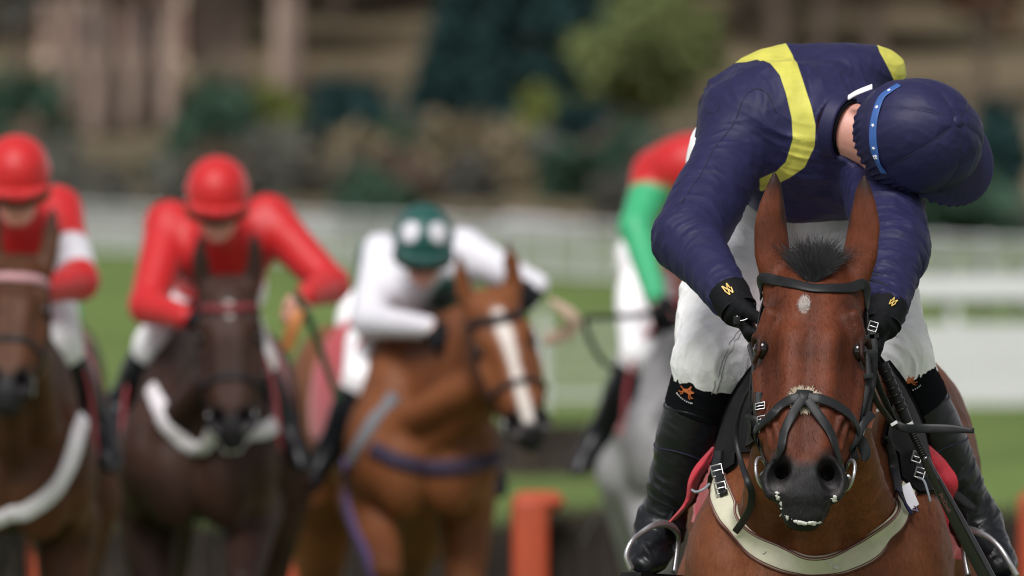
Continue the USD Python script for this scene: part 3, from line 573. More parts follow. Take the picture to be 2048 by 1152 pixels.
def strands(roots, dirs, lens, r, bend, rng, seg=5):
    """Tapered hairs: roots, directions, lengths; bend: the direction they fall towards."""
    VV, FF, n = [], [], 0
    for p, d, L in zip(roots, dirs, lens):
        d = nrm(d); t = np.linspace(0, 1, seg)[:, None]; b = np.array(bend) + rng.normal(0, .25, 3)
        C = p + d * L * t + b * L * t ** 2 * .5
        T = np.gradient(C, axis=0); T /= np.linalg.norm(T, axis=1, keepdims=True); a = nrm(np.cross(T[0], rng.normal(0, 1, 3))); b2 = np.cross(T[0], a)
        rr = r * (1 - .85 * t); ring = np.stack([C + a * rr, C + (-.5 * a + .87 * b2) * rr, C + (-.5 * a - .87 * b2) * rr], 1)
        i = np.arange(seg - 1)[:, None] * 3; j = np.arange(3)[None]; q0, q1 = i + j, i + (j + 1) % 3
        FF.append(np.vstack([np.stack([q0, q1, q1 + 3], -1).reshape(-1, 3), np.stack([q0, q1 + 3, q0 + 3], -1).reshape(-1, 3)]) + n); VV.append(ring.reshape(-1, 3)); n += seg * 3
    return np.vstack(VV), np.vstack(FF)

def add_tail(h, parent, rng, mat):
    root = h.W(0, 1.5, 1.32); n = 90
    obj('tail', strands([root + rng.normal(0, .02, 3) for _ in range(n)], [h.Rz @ (np.array([0, .9, -.2]) + rng.normal(0, .12, 3)) for _ in range(n)], rng.uniform(.6, .85, n), .008, (0, 0, -1.1), rng), mat, parent)
def add_mane(h, parent, rng, mat, n=160):
    a, b = h.H(0, .0, -.02), h.W(0, -.1, 1.6); R, Dd = [], []
    for i in range(n):
        t = rng.uniform(0, 1); R.append(lerp(a, b, t) + np.array([rng.normal(0, .012), 0, 0.03 * math.sin(math.pi * t)])); Dd.append(h.Rz @ np.array([rng.normal(.35, .3), .3, .55]))
    obj('mane', strands(R, Dd, rng.uniform(.07, .13, n), .004, (0.4, 0, -1.0), rng), mat, parent)

def background_horse(name, label, O, yaw, poll, d, base, dark, face=None, browband=None, noseband=None, girth=None, girth_y=0.0, cloth='cloth_red', legs=0, res=.013, grey=False, roll=0.0, hind_band=None, group=None, bit=True, seed=1):
    h = horse_shape(O, yaw, poll, d, roll, legs); rng = np.random.default_rng(seed)
    t = thing(name, label, 'horse', O)
    V, F = largest(*solid(h.S, res)); h.t = t
    obj('body', (V, F), M['coat'], t, pv={'tint': horse_tint(h, V, base, dark, face=face, grey=grey)})
    for s in (-1, 1): obj('eye', trimesh.creation.icosphere(2, .019).apply_translation(h.H(s * .094, .166, .002)), M['eye'], t)
    add_mane(h, t, rng, M['hair'] if not grey else M['grey_hair'], 110); add_tail(h, t, rng, M['hair'] if not grey else M['grey_hair'])
    R = lambda pts: h.S.project(np.array([h.H(*p) for p in pts]), .004)[0]
    br = thing_part('bridle', t)
    mk = lambda nm, pts, hw, m, th=.006: obj(nm, on_strap(h.S, R(pts), hw, th, 30, 4)[0], m, br)
    mk('browband', [(-.10, .06, 0), (-.06, .075, .06), (0, .085, .07), (.06, .075, .06), (.10, .06, 0)], .016, browband or M['leather'], .012)
    mk('noseband_strap', [(-.09, .33, -.03), (-.06, .32, .04), (0, .315, .06), (.06, .32, .04), (.09, .33, -.03)], .010, M['leather'], .006)
    if noseband: mk('noseband', [(-.09, .33, -.03), (-.06, .32, .04), (0, .315, .06), (.06, .32, .04), (.09, .33, -.03)], .02, noseband, .016)
    for s in (-1, 1):
        mk('cheek_strap', [(s * .10, .05, -.02), (s * .115, .2, -.04), (s * .095, .38, -.05)], .009, M['leather'])
        obj('bit_ring', tube([h.H(s * .076, .425 + .024 * math.sin(a), -.05 + .024 * math.cos(a)) for a in np.linspace(0, 2 * math.pi, 13)], .0035, 25, 6), M['steel'], br)
    if girth:
        pts = [h.W(s * .24, .02 - .0, 1.42 + girth_y) if False else h.W(*p) for p in [(-.235, -.02, 1.36 + girth_y), (-.21, -.25, 1.25 + girth_y), (-.12, -.42, 1.13 + girth_y), (0, -.47, 1.09 + girth_y), (.12, -.42, 1.13 + girth_y), (.21, -.25, 1.25 + girth_y), (.235, -.02, 1.36 + girth_y)] for s in (1,)]
        obj('breast_girth', on_strap(h.S, pts, .036, .008, 60, 5)[0], girth, t)
    # saddle cloth, saddle and girth strap follow the back
    def drape(nm, m, y0, y1, z0, th, off, flare=0.0):
        n, k = 26, 12; G = []
        for a in np.linspace(-1, 1, n): G.append([h.W(np.sign(a) * .30 * min(1, abs(a) * 2.2), lerp(y0, y1, b), 1.62 - max(0, abs(a) - .12) / .88 * (1.62 - z0)) for b in np.linspace(0, 1, k)])
        G = np.array(G).reshape(-1, 3); Pj, Nj = h.S.project(G, off, 6); Pj = Pj + Nj * flare
        top, bot = Pj + Nj * th, Pj - Nj * .004
        Vd = np.vstack([top, bot]); Fd = []
        for i in range(n - 1):
            for j in range(k - 1):
                a = i * k + j; q = [a, a + 1, a + k + 1, a + k]; Fd += [[q[0], q[1], q[2]], [q[0], q[2], q[3]]]; q = [x + n * k for x in q]; Fd += [[q[0], q[2], q[1]], [q[0], q[3], q[2]]]
        ring = [i * k for i in range(n)] + [(n - 1) * k + j for j in range(1, k)] + [i * k + k - 1 for i in range(n - 2, -1, -1)] + [j for j in range(k - 2, 0, -1)]
        for a, b in zip(ring, ring[1:] + ring[:1]): Fd += [[a, b, b + n * k], [a, b + n * k, a + n * k]]
        Fd = np.array(Fd)
        if trimesh.Trimesh(Vd, Fd, process=False).volume < 0: Fd = Fd[:, ::-1]
        return obj(nm, (Vd, Fd), m, t)
    drape('saddle_cloth', M[cloth], -.06, .62, 1.14, .008, .006, .035)
    drape('saddle', M['saddle'], .10, .50, 1.24, .022, .014)
    obj('girth_strap', on_strap(h.S, [h.W(*p) for p in [(-.3, .22, 1.2), (-.25, .2, 1.0), (0, .2, .9), (.25, .2, 1.0), (.3, .22, 1.2)]], .045, .008, 40, 5)[0], M['leather'], t)
    return h
def thing_part(name, parent):
    path = numbered(str(parent.GetPath()) + '/' + name); x = UsdGeom.Xform.Define(stage, path); LOC[path] = LOC[str(parent.GetPath())]; return x.GetPrim()
M['grey_hair'] = plain('grey_hair', (0.25, 0.25, 0.26), rough=0.5, noise=0.3, scale=200)
# ---------------------------------------------------------------- people
def axes_of(up, fwd):
    u = nrm(up); f = nrm(np.array(fwd, float) - u * (np.array(fwd, float) @ u)); return f, nrm(np.cross(f, u)), u      # face, own right hand, crown
def head_ops(S, c, up, fwd, k=.012):
    """Skull, jaw, nose, brows, eye hollows, lips and ears about the head's centre."""
    f, r, u = axes_of(up, fwd); R = np.array([r, f, u]); A = lambda x, y, z: np.array(c) + r * x + f * y + u * z
    S.add(ell(A(0, -.008, .03), (.074, .094, .085), R), k); S.add(ell(A(0, .028, -.045), (.056, .062, .07), R), .03); S.add(ell(A(0, .07, -.095), (.026, .022, .02), R), .02)
    S.add(rc(A(0, .088, .008), A(0, .112, -.036), .009, .013), .012)
    for s in (-1, 1):
        S.add(ell(A(s * .011, .102, -.041), (.009, .011, .008), R), .006); S.add(rc(A(s * .012, .088, .022), A(s * .05, .07, .02), .009, .007), .012)
        S.add(ell(A(s * .042, .066, -.02), (.02, .016, .016), R), .015); S.cut(ell(A(s * .031, .099, .002), (.016, .014, .011), R), .010)
        S.add(ell(A(s * .077, -.012, -.008), (.009, .02, .032), R), .006)
    S.add(rc(A(-.017, .093, -.068), A(.017, .093, -.068), .007, .007), .006); S.add(rc(A(-.014, .090, -.081), A(.014, .090, -.081), .008, .008), .005)
    S.cut(rc(A(-.022, .101, -.0745), A(.022, .101, -.0745), .0022, .0022), .003)
    return A, (f, r, u)
def hand_ops(S, wrist, d, curl, side, sc=1.0, grip=1.0):
    """A closed riding hand: palm, four unequal bent fingers and a thumb. d: wrist to knuckles; curl: towards the palm; side: thumb side."""
    d = nrm(d); c = nrm(np.array(curl, float) - d * (np.array(curl, float) @ d)); l = np.cross(d, c); l = l if l @ np.array(side, float) > 0 else -l
    w = np.array(wrist, float); A = lambda x, y, z: w + (d * x + l * y + c * z) * sc
    R = np.array([d, l, c]); S.add(loft(A(-.02, 0, 0), A(.085, 0, 0), l, [0, .4, 1], [.026 * sc, .036 * sc, .041 * sc], [.020 * sc, .017 * sc, .014 * sc], cap=.01 * sc), .012)
    for i, (y, L, r) in enumerate(((.030, .043, .0098), (.010, .048, .0102), (-.011, .045, .0098), (-.030, .036, .0088))):
        a, p, dirn = 0.0, A(.086 - .004 * abs(i - 1), y, .002), None; pts = [A(.06, y * .9, .002), p]
        for bend, f in ((.75, 1.0), (1.35, .66), (.95, .55)):
            a += bend * grip; p = p + (d * math.cos(a) + c * math.sin(a)) * L * f * sc; pts.append(p)
        S.chain(pts, [r * 1.1 * sc, r * 1.12 * sc, r * sc, r * .95 * sc, r * .82 * sc], .008, .004)
    S.chain([A(.012, .026, .006), A(.045, .05, .016), A(.075, .047, .034), A(.097, .036, .044)], [.015 * sc, .0135 * sc, .0115 * sc, .009 * sc], .012, .004)

def person_shapes(J):
    """Shapes of a rider from joints: body, jacket, breeches, boots, gloves, all in world space. J: chest, waist, pelvis, neck, head, up, fwd, and pairs sh, el, wr, hip, kn, an, toe, hd, curl."""
    out = {}; j = {k: np.array(v, float) if not isinstance(v, (list, tuple)) or np.ndim(v[0]) == 0 else [np.array(x, float) for x in v] for k, v in J.items()}
    jk, br, bd = Shape(), Shape(), Shape(); rt = nrm(j['sh'][1] - j['sh'][0]); sp = nrm(j['chest'] - j['waist']); fr = np.cross(rt, sp); R = np.array([rt, fr, sp])
    q = J.get('bulk', 1.0)
    jk.add(ell(j['chest'], (.185 * q, .125 * q, .17 * q), R), .06); jk.add(ell(j['waist'], (.160 * q, .118 * q, .16 * q), R), .08)
    bd.add(ell(j['chest'], (.165, .105, .15), R), .06); bd.add(ell(j['waist'], (.135, .095, .15), R), .08); bd.add(ell(j['pelvis'], (.15, .12, .11), R), .05)
    jk.add(ell(lerp(j['waist'], j['pelvis'], .45), (.160 * q, .125 * q, .11), R), .06)
    jk.add(rc(j['chest'] + sp * .05, j['neck'], .085, .062), .05); bd.add(rc(j['chest'] + sp * .05, j['neck'], .07, .052), .04); bd.add(rc(j['neck'], j['head'] - nrm(j['up']) * .05, .052, .055), .02)
    br.add(ell(j['pelvis'], (.172, .15, .145), R), .06)
    out['A'], out['ax'] = head_ops(bd, j['head'], j['up'], j['fwd'])
    boots, gloves = [], []
    for i in (0, 1):
        sh, el, wr, hip, kn, an, toe = (j[k][i] for k in ('sh', 'el', 'wr', 'hip', 'kn', 'an', 'toe'))
        ra = J.get('arm', (.080, .062, .054, .040))
        jk.add(rc(j['chest'] + sp * .06 + rt * (.06 if i else -.06), sh, .095, ra[0]), .05); jk.add(rc(sh, el, ra[0], ra[1]), .03); jk.add(rc(el, lerp(el, wr, J.get('cuff', .97)), ra[2] + .006, ra[3]), .02)
        bd.chain([j['chest'] + sp * .05, sh, el, wr], [.08, .055, .043, .028], .03, .015)
        br.add(rc(hip, kn, .108, .074), .06); br.add(rc(kn, lerp(kn, an, .22), .066, .058), .02); bd.chain([j['pelvis'], hip, kn, an], [.10, .085, .052, .036], .05, .015)
        bt = Shape(); k0 = lerp(kn, an, .16)
        bt.add(loft(k0, an, rt, [0, .3, .65, 1], [.062, .064, .052, .041], [.066, .068, .055, .046], cap=.012), .02)
        heel = an + nrm(an - kn) * .055 - nrm(toe - an) * .045
        bt.add(rc(an, heel, .042, .036), .03); bt.add(loft(heel, toe, rt, [0, .5, .8, 1], [.032, .040, .041, .028], [.032, .032, .027, .020], cap=.02), .03); bt.add(rc(an, lerp(an, toe, .7), .036, .026), .03); bd.add(rc(an, lerp(an, toe, .8), .022, .012), .02)
        boots.append(bt); g = Shape(); hand_ops(g, wr, j['hd'][i], j['curl'][i], j['thumb'][i], J.get('hand', 1.0)); gloves.append(g)
        hand_ops(bd, wr, j['hd'][i], j['curl'][i], j['thumb'][i], J.get('hand', 1.0) * .9)
    out.update(jk=jk, br=br, bd=bd, boots=boots, gloves=gloves, j=j, R=R); return out

def cap_parts(A, ax, k=.0):
    """A riding helmet under a silk cap: dome, rim and peak as shapes; A: head coordinates, ax: face, right, crown."""
    f, r, u = ax; R = np.array([r, f, u]); d, p = Shape(), Shape()
    d.add(ell(A(0, -.006, .052), (.101, .124, .098), R), .02); d.add(loft(A(0, -.006, .045), A(0, -.010, -.012), r, [0, 1], [.101, .096], [.123, .112], cap=.012), .02)
    # everything below the brow is open: cut away the face side
    d.cut(ell(A(0, .115, -.055), (.09, .09, .072), R), .01)
    n = 15
    for i in range(n):
        a = (i / (n - 1) - .5) * 2.2; pa = A(math.sin(a) * .098, math.cos(a) * .118 - .006, .028); pb = A(math.sin(a) * .112, math.cos(a) * .128 + .040 * math.cos(a), .006)
        p.add(rc(pa, pb, .0055, .0045), .012)
    return d, p

def jockey(name, label, J, silks, capcol, breech='breeches', res=.011, sleeve=None, band=None, capspots=None, goggles=True, glove='glove', skin_hands=(), group=None, hrs=None):
    """A mounted rider far from the lens: body with face and hands, jacket, breeches, boots, cap. silks: (colour function) or material."""
    o = person_shapes(J); base = J['pelvis'] * np.array([1, 1, 0]); t = thing(name, label, 'person', base, group); A, ax = o['A'], o['ax']
    V, F = largest(*solid(o['bd'], res * .75)); obj('body', (V, F), M['skin'], t)
    V, F = largest(*solid(o['jk'], res))
    if callable(silks):
        n = normals(V, F); V = V + n * (.006 * (meshkit.fbm(V * 14, 3, 2) - .5))[:, None]; C = silks(V, o); obj('jacket', (V, F), M['silk_tint'], t, pv={'silk': C})
    else: obj('jacket', (V, F), silks, t)
    obj('breeches', largest(*solid(o['br'], res)), M[breech], t)
    for i in (0, 1):
        obj('boot', largest(*solid(o['boots'][i], res * .8)), M['boot'], t)
        if i not in skin_hands: obj('glove', largest(*solid(o['gloves'][i], .005)), M[glove], t)
    d, p = cap_parts(A, ax)
    V, F = largest(*solid(d, .008)); cp = obj('cap', (V, F), M['silk_tint'], t, pv={'silk': capcol(V, A, ax)}); V, F = solid(p, .006); obj('peak', (V, F), M['silk_tint'], cp, pv={'silk': capcol(V, A, ax)})
    f, r, u = ax
    if goggles:
        pts = [A(.098 * math.sin(a), .122 * math.cos(a) - .004, -.010) for a in np.linspace(-1.25, 1.25, 11)]
        obj('goggles', strap(pts, .025, .012, [nrm(p - A(0, -.02, 0)) for p in pts], 30), M['dark_glass'], t)
    return t, o
M['silk_tint'] = tinted('racing_silks', 'silk', 0.5, noise=0.08, scale=30, bump=0.3, bscale=60, dist=0.003, spec=0.35, sheen=0.15)
M['dark_glass'] = plain('goggle_lens', (0.02, 0.014, 0.012), rough=0.2, noise=0.2)
def grid_join(rows):
    n, k = rows.shape[:2]; i = np.arange(n - 1)[:, None]; j = np.arange(k - 1)[None]; a = i * k + j
    return rows.reshape(-1, 3), np.vstack([np.stack([a, a + 1, a + k + 1], -1).reshape(-1, 3), np.stack([a, a + k + 1, a + k], -1).reshape(-1, 3)])
def sheet(G, th, N):
    """A cloth or leather sheet from a grid of points, with thickness th along the normals N."""
    n, k = G.shape[:2]; Vt_, F = grid_join(G + N * th); Vb, _ = grid_join(G); m = n * k
    ring = [i * k for i in range(n)] + [(n - 1) * k + j for j in range(1, k)] + [i * k + k - 1 for i in range(n - 2, -1, -1)] + [j for j in range(k - 2, 0, -1)]
    E = []
    for a, b in zip(ring, ring[1:] + ring[:1]): E += [[a, a + m, b + m], [a, b + m, b]]
    V = np.vstack([Vt_, Vb]); Fq = np.vstack([F, F[:, ::-1] + m, np.array(E)])
    if trimesh.Trimesh(V, Fq, process=False).volume < 0: Fq = Fq[:, ::-1]
    return V, Fq
def poly_dist(V, line, hw=None):
    """Distance from the points to a polyline (and how far along it the nearest place is)."""
    L = np.array(line, float); best = np.full(len(V), 1e9); along = np.zeros(len(V))
    for i in range(len(L) - 1):
        a, b = L[i], L[i + 1]; ab = b - a; t = np.clip((V - a) @ ab / (ab @ ab), 0, 1); d = np.linalg.norm(V - a - t[:, None] * ab, axis=1)
        m = d < best; best[m] = d[m]; along[m] = (i + t[m]) / (len(L) - 1)
    return best, along
# ---------------------------------------------------------------- the horse in front
fg = horse_shape((.622, 22.75, 0), yaw=-.05, poll=(0, -.75, 1.70), roll=.0, fine=True); FH = fg.H; rng = np.random.default_rng(7)
horse = thing('horse', 'bay horse with cream breast girth and small white star, carrying the navy jockey', 'horse', fg.O)
lo = fg.P0 + np.array([-.17, -.46, -.60]); hi = fg.P0 + np.array([.17, .10, .25])
Vh, Fh = largest(*solid(fg.S, .0030, lo, hi))
b0, b1 = fg.S.bounds(); fg.S.remember(b0, b1, .0075); Vb, Fb = nets(fg.S.F, fg.S.lo, fg.S.h)
_full = lambda p: fg.S.at(p)
inside = ((Vb > lo + .012) & (Vb < hi - .012)).all(1); Fb = Fb[~inside[Fb].all(1)]
V, F = join((Vh, Fh), (Vb, Fb)); u_ = np.unique(F); remap = np.full(len(V), -1); remap[u_] = np.arange(len(u_)); V, F = V[u_], remap[F]
# veins, ripples of muscle under the skin
n_ = fg.S.grad(V); headm = ((V > lo) & (V < hi)).all(1)
V = V + n_ * ((meshkit.fbm(V * 22, 3, 9) - .5) * .004 * (1 + 1.2 * ~headm))[:, None]
L_ = (V - fg.O) @ fg.Rz; fold = np.sin((L_[:, 0] * 38 + L_[:, 1] * 6 + 4 * meshkit.noise(V * 6, 4))) * np.exp(-((L_[:, 2] - 1.22) / .16) ** 2) * (L_[:, 1] < -.15) * (~headm | (V[:, 2] < 1.2))
V = V + n_ * (fold * .0034)[:, None]
star = lambda u, s, v, n2: np.clip(1.3 - ((np.abs(u + .014) / .009) ** 2 + ((s - .098) / .017) ** 2) * (1.2 - .8 * n2), 0, .30)
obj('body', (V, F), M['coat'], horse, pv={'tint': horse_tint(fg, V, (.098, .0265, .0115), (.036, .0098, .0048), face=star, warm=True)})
for s in (-1, 1):
    e = trimesh.creation.icosphere(3, 1.0); Ve = np.array(e.vertices) * (.0185, .021, .020); obj('eye', (FH(s * .0915, .166, .002) + Ve @ fg.HR, e.faces), M['eye'], horse)
# short coat: fine hairs lying down the face, neck and chest
fr_ = np.where((normals(V, F)[:, 1] < .35) & (V[:, 1] < fg.O[1] + .1) & (V[:, 2] > 1.0))[0]; m_ = np.zeros(len(V), bool); m_[fr_] = True
tri = F[m_[F].all(1)]; ar = np.linalg.norm(np.cross(V[tri[:, 1]] - V[tri[:, 0]], V[tri[:, 2]] - V[tri[:, 0]]), axis=1); pr = ar * np.where(V[tri[:, 0], 1] < fg.P0[1] + .12, 1.6, 1.0) * np.where(V[tri[:, 0], 2] > fg.P0[2] + .05, .02, 1); NH = 42000
k_ = rng.choice(len(tri), NH, p=pr / pr.sum()); bc = rng.dirichlet((1, 1, 1), NH); Rt = (V[tri[k_]] * bc[:, :, None]).sum(1); Nt = fg.S.grad(Rt)
on_head = ((Rt > lo) & (Rt < hi)).all(1); ear_ = on_head & ((Rt - fg.P0) @ fg.D < -.02)
hd_ = np.where(ear_[:, None], -fg.D, np.where(on_head[:, None], fg.D + fg.U * (((Rt - fg.P0) @ fg.U) * 2.5)[:, None], np.array([0, .25, -1.0]) + np.sign(Rt[:, :1] - fg.O[0]) * np.array([.3, 0, 0]))); hd_ = hd_ - Nt * (hd_ * Nt).sum(1, keepdims=True); hd_ /= np.linalg.norm(hd_, axis=1, keepdims=True)
hd_ = hd_ + Nt * rng.uniform(.12, .40, NH)[:, None] + rng.normal(0, .10, (NH, 3)); hl = rng.uniform(.004, .0085, NH)
hV = np.stack([Rt - Nt * .0005, Rt + hd_ * hl[:, None] * .55, Rt + hd_ * hl[:, None] - Nt * hl[:, None] * .12], 1); sd_ = np.cross(hd_, Nt); sd_ /= np.linalg.norm(sd_, axis=1, keepdims=True); wv = np.array([.00042, .00034, .00006])[None, :, None]
HV = np.concatenate([hV - sd_[:, None] * wv, hV + sd_[:, None] * wv], 1).reshape(-1, 3); i6 = np.arange(NH)[:, None] * 6
HF = np.vstack([i6 + q for q in ([0, 3, 4], [0, 4, 1], [1, 4, 5], [1, 5, 2])])
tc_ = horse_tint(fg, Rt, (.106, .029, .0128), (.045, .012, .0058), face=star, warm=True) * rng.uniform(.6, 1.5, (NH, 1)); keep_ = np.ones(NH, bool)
hp_ = obj('coat_hair', (HV, HF), M['coat_hair'], horse, pv={'tint': np.repeat(np.clip(tc_, .004, 1), 6, 0)}); tag(hp_, kind='stuff')
# forelock standing up between the ears, star, whiskers
n = 3600; t = rng.normal(0, .5, n).clip(-1.1, 1.1); w = rng.uniform(0, 1, n) ** .7; Q = np.array([FH(a * .046 * (1 - b * .85), -.03 + .075 * b, .03) for a, b in zip(t, w)]); Q, _ = fg.S.project(Q, -.002)
D_ = fg.U * (t * .8 + rng.normal(0, .24, n) + .12 * np.sin(t * 9))[:, None] - fg.D * (1.0 + rng.normal(0, .2, n))[:, None] + fg.N * (.30 + .35 * w + rng.normal(0, .12, n))[:, None]
obj('forelock', strands(Q, D_, rng.uniform(.034, .074, n) * (1 - .2 * w), .0008, (.10, .1, -.35), rng, 6), M['hair'], horse)
n = 330; a = rng.uniform(0, 2 * math.pi, n); q = rng.uniform(0, 1, n) ** .6; u, s_ = -.014 + .0095 * q * np.cos(a), .098 + .016 * q * np.sin(a)
Q, Nn = fg.S.project(np.array([FH(x, y, .05) for x, y in zip(u, s_)]), 0)
obj('star', strands(Q, Nn * .10 + fg.U * ((u + .014) * 30)[:, None] + fg.D * ((s_ - .108) * 40 - .15)[:, None], rng.uniform(.006, .012, n), .00045, (0, 0, -.1), rng, 4), M['star_hair'], horse)
add_mane(fg, horse, rng, M['hair'], 260); add_tail(fg, horse, rng, M['hair'])
fo = Shape(); rf = np.random.default_rng(5); fpx = spline([(1556, 988), (1558, 1006), (1565, 1026), (1577, 1040), (1598, 1047), (1622, 1049), (1645, 1046), (1660, 1036), (1667, 1018), (1670, 996)], 70)
wts = np.interp(np.arange(70), [0, 6, 14, 22, 30, 46, 52, 58, 69], [1, 1, .25, .5, 1, 1, .4, .8, 1.2]); ks = rf.choice(70, 105, p=wts / wts.sum()); jit = rf.normal(0, 2.2, (105, 2))
p, n = fg.S.hit(fpx[ks, 0] + jit[:, 0], fpx[ks, 1] - 2 + jit[:, 1] * .8, 21.2, 22.1)
for k in range(105): r = rf.uniform(.0008, .0019); fo.add(rc(p[k] - n[k] * r * .5, p[k] - n[k] * r * .5 + rf.normal(0, .0022, 3) * [1.4, .4, .6], r, r * .7), .0045)
tag(obj('foam', solid(fo, .0010), M['foam'], horse), kind='stuff')
# ---- bridle
bridle = thing_part('bridle', horse)
HP = lambda pts, off=.001: fg.S.project(np.array([FH(*p) for p in pts]), off)
def lay(name, pts, hw, th=.005, mat='leather', n=70, off=.001, parent=bridle, cols=5, iters=4):
    return obj(name, on_strap(fg.S, pts, hw, th, n, cols, off, iters)[0], M[mat], parent)
PXP = lambda pts, off=.001: fg.S.hit([p[0] for p in pts], [p[1] for p in pts], 21.2, 23.6, off)[0]
bb, nn = HP([(-.104, .022, -.045), (-.099, -.001, -.01), (-.086, .016, .03), (-.05, .037, .06), (0, .056, .06), (.045, .050, .06), (.085, .030, .03), (.102, .012, -.005), (.108, .040, -.045)], .002)
obj('browband', strap(bb, .0105, .0035, nn, 90), M['leather'], bridle)
for s in (-1, 1):
    pts, nn = HP([(s * .085, -.04, -.06), (s * .108, .05, -.05), (s * .122, .16, -.055), (s * .112, .26, -.06), (s * .098, .34, -.055), (s * .086, .405, -.05)], .003)
    obj('cheek_strap', strap(pts, .0075, .003, nn, 60), M['leather'], bridle)
    pts, nn = HP([(s * .09, -.03, -.09), (s * .112, .05, -.08), (s * .125, .16, -.09), (s * .115, .24, -.13), (s * .07, .29, -.19)], .004)
    obj('throat_lash', strap(pts, .0055, .0028, nn, 60), M['leather'], bridle)
# noseband: sheepskin, leather star and four straps crossing on it
c0 = PXP([(1608, 799)], .004)[0]; cn = fg.S.grad(c0[None])[0]; cu = nrm(fg.U - cn * (fg.U @ cn)); cd = -np.cross(cu, cn); cd = cd if cd @ fg.D > 0 else -cd
n = 900; a = rng.uniform(0, 2 * math.pi, n); q = rng.uniform(0, 1, n) ** .5; Q, Nn = fg.S.project(c0 + cu * (.026 * q * np.cos(a))[:, None] + cd * (.024 * q * np.sin(a))[:, None], 0)
obj('sheepskin_pad', strands(Q, Nn * .6 + cu * (np.cos(a) * q)[:, None] + cd * (np.sin(a) * q)[:, None], rng.uniform(.006, .011, n), .0011, (0, 0, 0), rng, 4), M['wool'], bridle)
an_ = np.linspace(0, 2 * math.pi, 17)[:-1]; rad = .0175 + .0035 * np.cos(4 * (an_ - math.pi / 4)); ring = [c0 + cn * .004 + cu * r * math.cos(a) * 1.05 + cd * r * math.sin(a) for a, r in zip(an_, rad)]
obj('noseband_star', trimesh.convex.convex_hull(np.vstack([ring, np.array(ring) + cn * .006, [c0 + cn * .0125]])), M['leather'], bridle)
nose = [[(1600, 796), (1582, 800), (1560, 812), (1541, 832)], [(1616, 796), (1640, 799), (1675, 812), (1704, 836)]]
for k, pts in enumerate(nose):
    s = (-1, 1)[k]; p = list(PXP(pts, .007)) ; e, _ = HP([(s * .098, .34, -.02), (s * .094, .36, -.06)], .004); p[0] = c0 + cn * .010 + cu * s * .008; p[1] = p[1] + cn * .003
    p = np.vstack([p, e]); obj('noseband_strap', strap(p, [.0095, .0095, .0085, .0075], .0028, fg.S.grad(p), 60), M['leather'], bridle)
for k, pts in enumerate([[(1603, 806), (1586, 828), (1569, 862), (1561, 900)], [(1613, 806), (1640, 835), (1661, 866), (1672, 900)]]):
    s = (-1, 1)[k]; p = list(PXP(pts, .006)); e, _ = HP([(s * .066, .415, -.05), (s * .05, .425, -.085), (s * .0, .43, -.105)], .004); p[0] = c0 + cn * .011 + cu * s * .006 + cd * .006; p[1] = p[1] + cn * .002
    p = np.vstack([p, e]); obj('noseband_strap', strap(p, [.009, .0088, .0075, .0068], .0028, fg.S.grad(p), 60), M['leather'], bridle)
# bit cheeks, rings, buckles, keepers
def buckle(c, ex, ey, w=.012, hgt=.010, parent=bridle, r=.0016):
    ex, ey = nrm(ex), nrm(ey); q = [c + ex * w * a + ey * hgt * b for a, b in ((-1, -1), (1, -1), (1, 1), (-1, 1), (-1, -1))]
    obj('buckle', join(tube(q, r, 5, 6, smooth=False), tube([c - ex * w, c + ex * w * .9 + np.array([0, -.002, 0])], r * .8, 4, 6)), M['steel'], parent)
up_ = np.array([0, 0, 1.0]); rt_ = np.array([1.0, 0, 0])
for s in (-1, 1):
    c = FH(s * .083, .418, -.042); obj('bit_ring', tube([c + fg.U * (s * .012 * math.cos(a)) + fg.D * .030 * math.sin(a) + fg.N * .026 * math.cos(a) for a in np.linspace(0, 2 * math.pi, 17)], .0032, 48, 10), M['steel'], bridle)
    m = [FH(s * .062, .435, -.045), FH(s * .082, .425, -.03)]; obj('mouthpiece', tube([FH(s * .03, .44, -.05), FH(s * .064, .434, -.045), FH(s * .085, .42, -.040)], [.006, .007, .0055], 20, 10), M['steel'], bridle)
def loose(name, pts, hw, th=.003, nv=(0, -1, 0), n=50, mat='leather', parent=bridle):
    p = np.array(pts); N_ = np.array([nv] * len(p), float) if np.ndim(nv[0]) == 0 else np.array(nv); return obj(name, strap(p, hw, th, N_, n), M[mat], parent)
loose('cheek_strap', [P(1517, 785, 21.87), P(1519, 820, 21.86), P(1526, 850, 21.85), P(1535, 880, 21.84)], .0075, .0035)
loose('strap_end', [P(1494, 833, 21.86), P(1508, 838, 21.845), P(1524, 845, 21.842), P(1537, 851, 21.85)], [.005, .0062, .0062], .005)
for px, py in ((1520, 812), (1524, 838), (1528, 858)): buckle(P(px, py, 21.835), rt_ + .2 * up_, up_, .009, .006)
for px, py in ((1519, 809), (1527, 856)): obj('keeper', rbox(P(px, py, 21.855), (.010, .008, .005), [nrm([1, 0, .2]), [0, 1, 0], nrm([-.2, 0, 1])]), M['leather'], bridle)
obj('bit_cheek', tube([P(1534, 868, 21.825), P(1541, 882, 21.82), P(1545, 893, 21.818), P(1556, 910, 21.81), P(1560, 919, 21.81)], [.0035, .0062, .005, .0042, .0035], 30, 10), M['steel'], bridle)
for px, py in ((1520, 848), (1553, 894)): obj('stud', trimesh.creation.icosphere(2, .0032).apply_translation(P(px, py, 21.825)), M['steel'], bridle)
loose('cheek_strap', [P(1734, 700, 21.90), P(1737, 740, 21.89), P(1733, 785, 21.88), P(1720, 830, 21.87), P(1702, 872, 21.86)], .0055, .003)
loose('cheek_strap', [P(1744, 660, 21.93), P(1749, 700, 21.92), P(1746, 760, 21.91), P(1735, 810, 21.89), P(1725, 850, 21.88), P(1705, 882, 21.86)], .0065, .003)
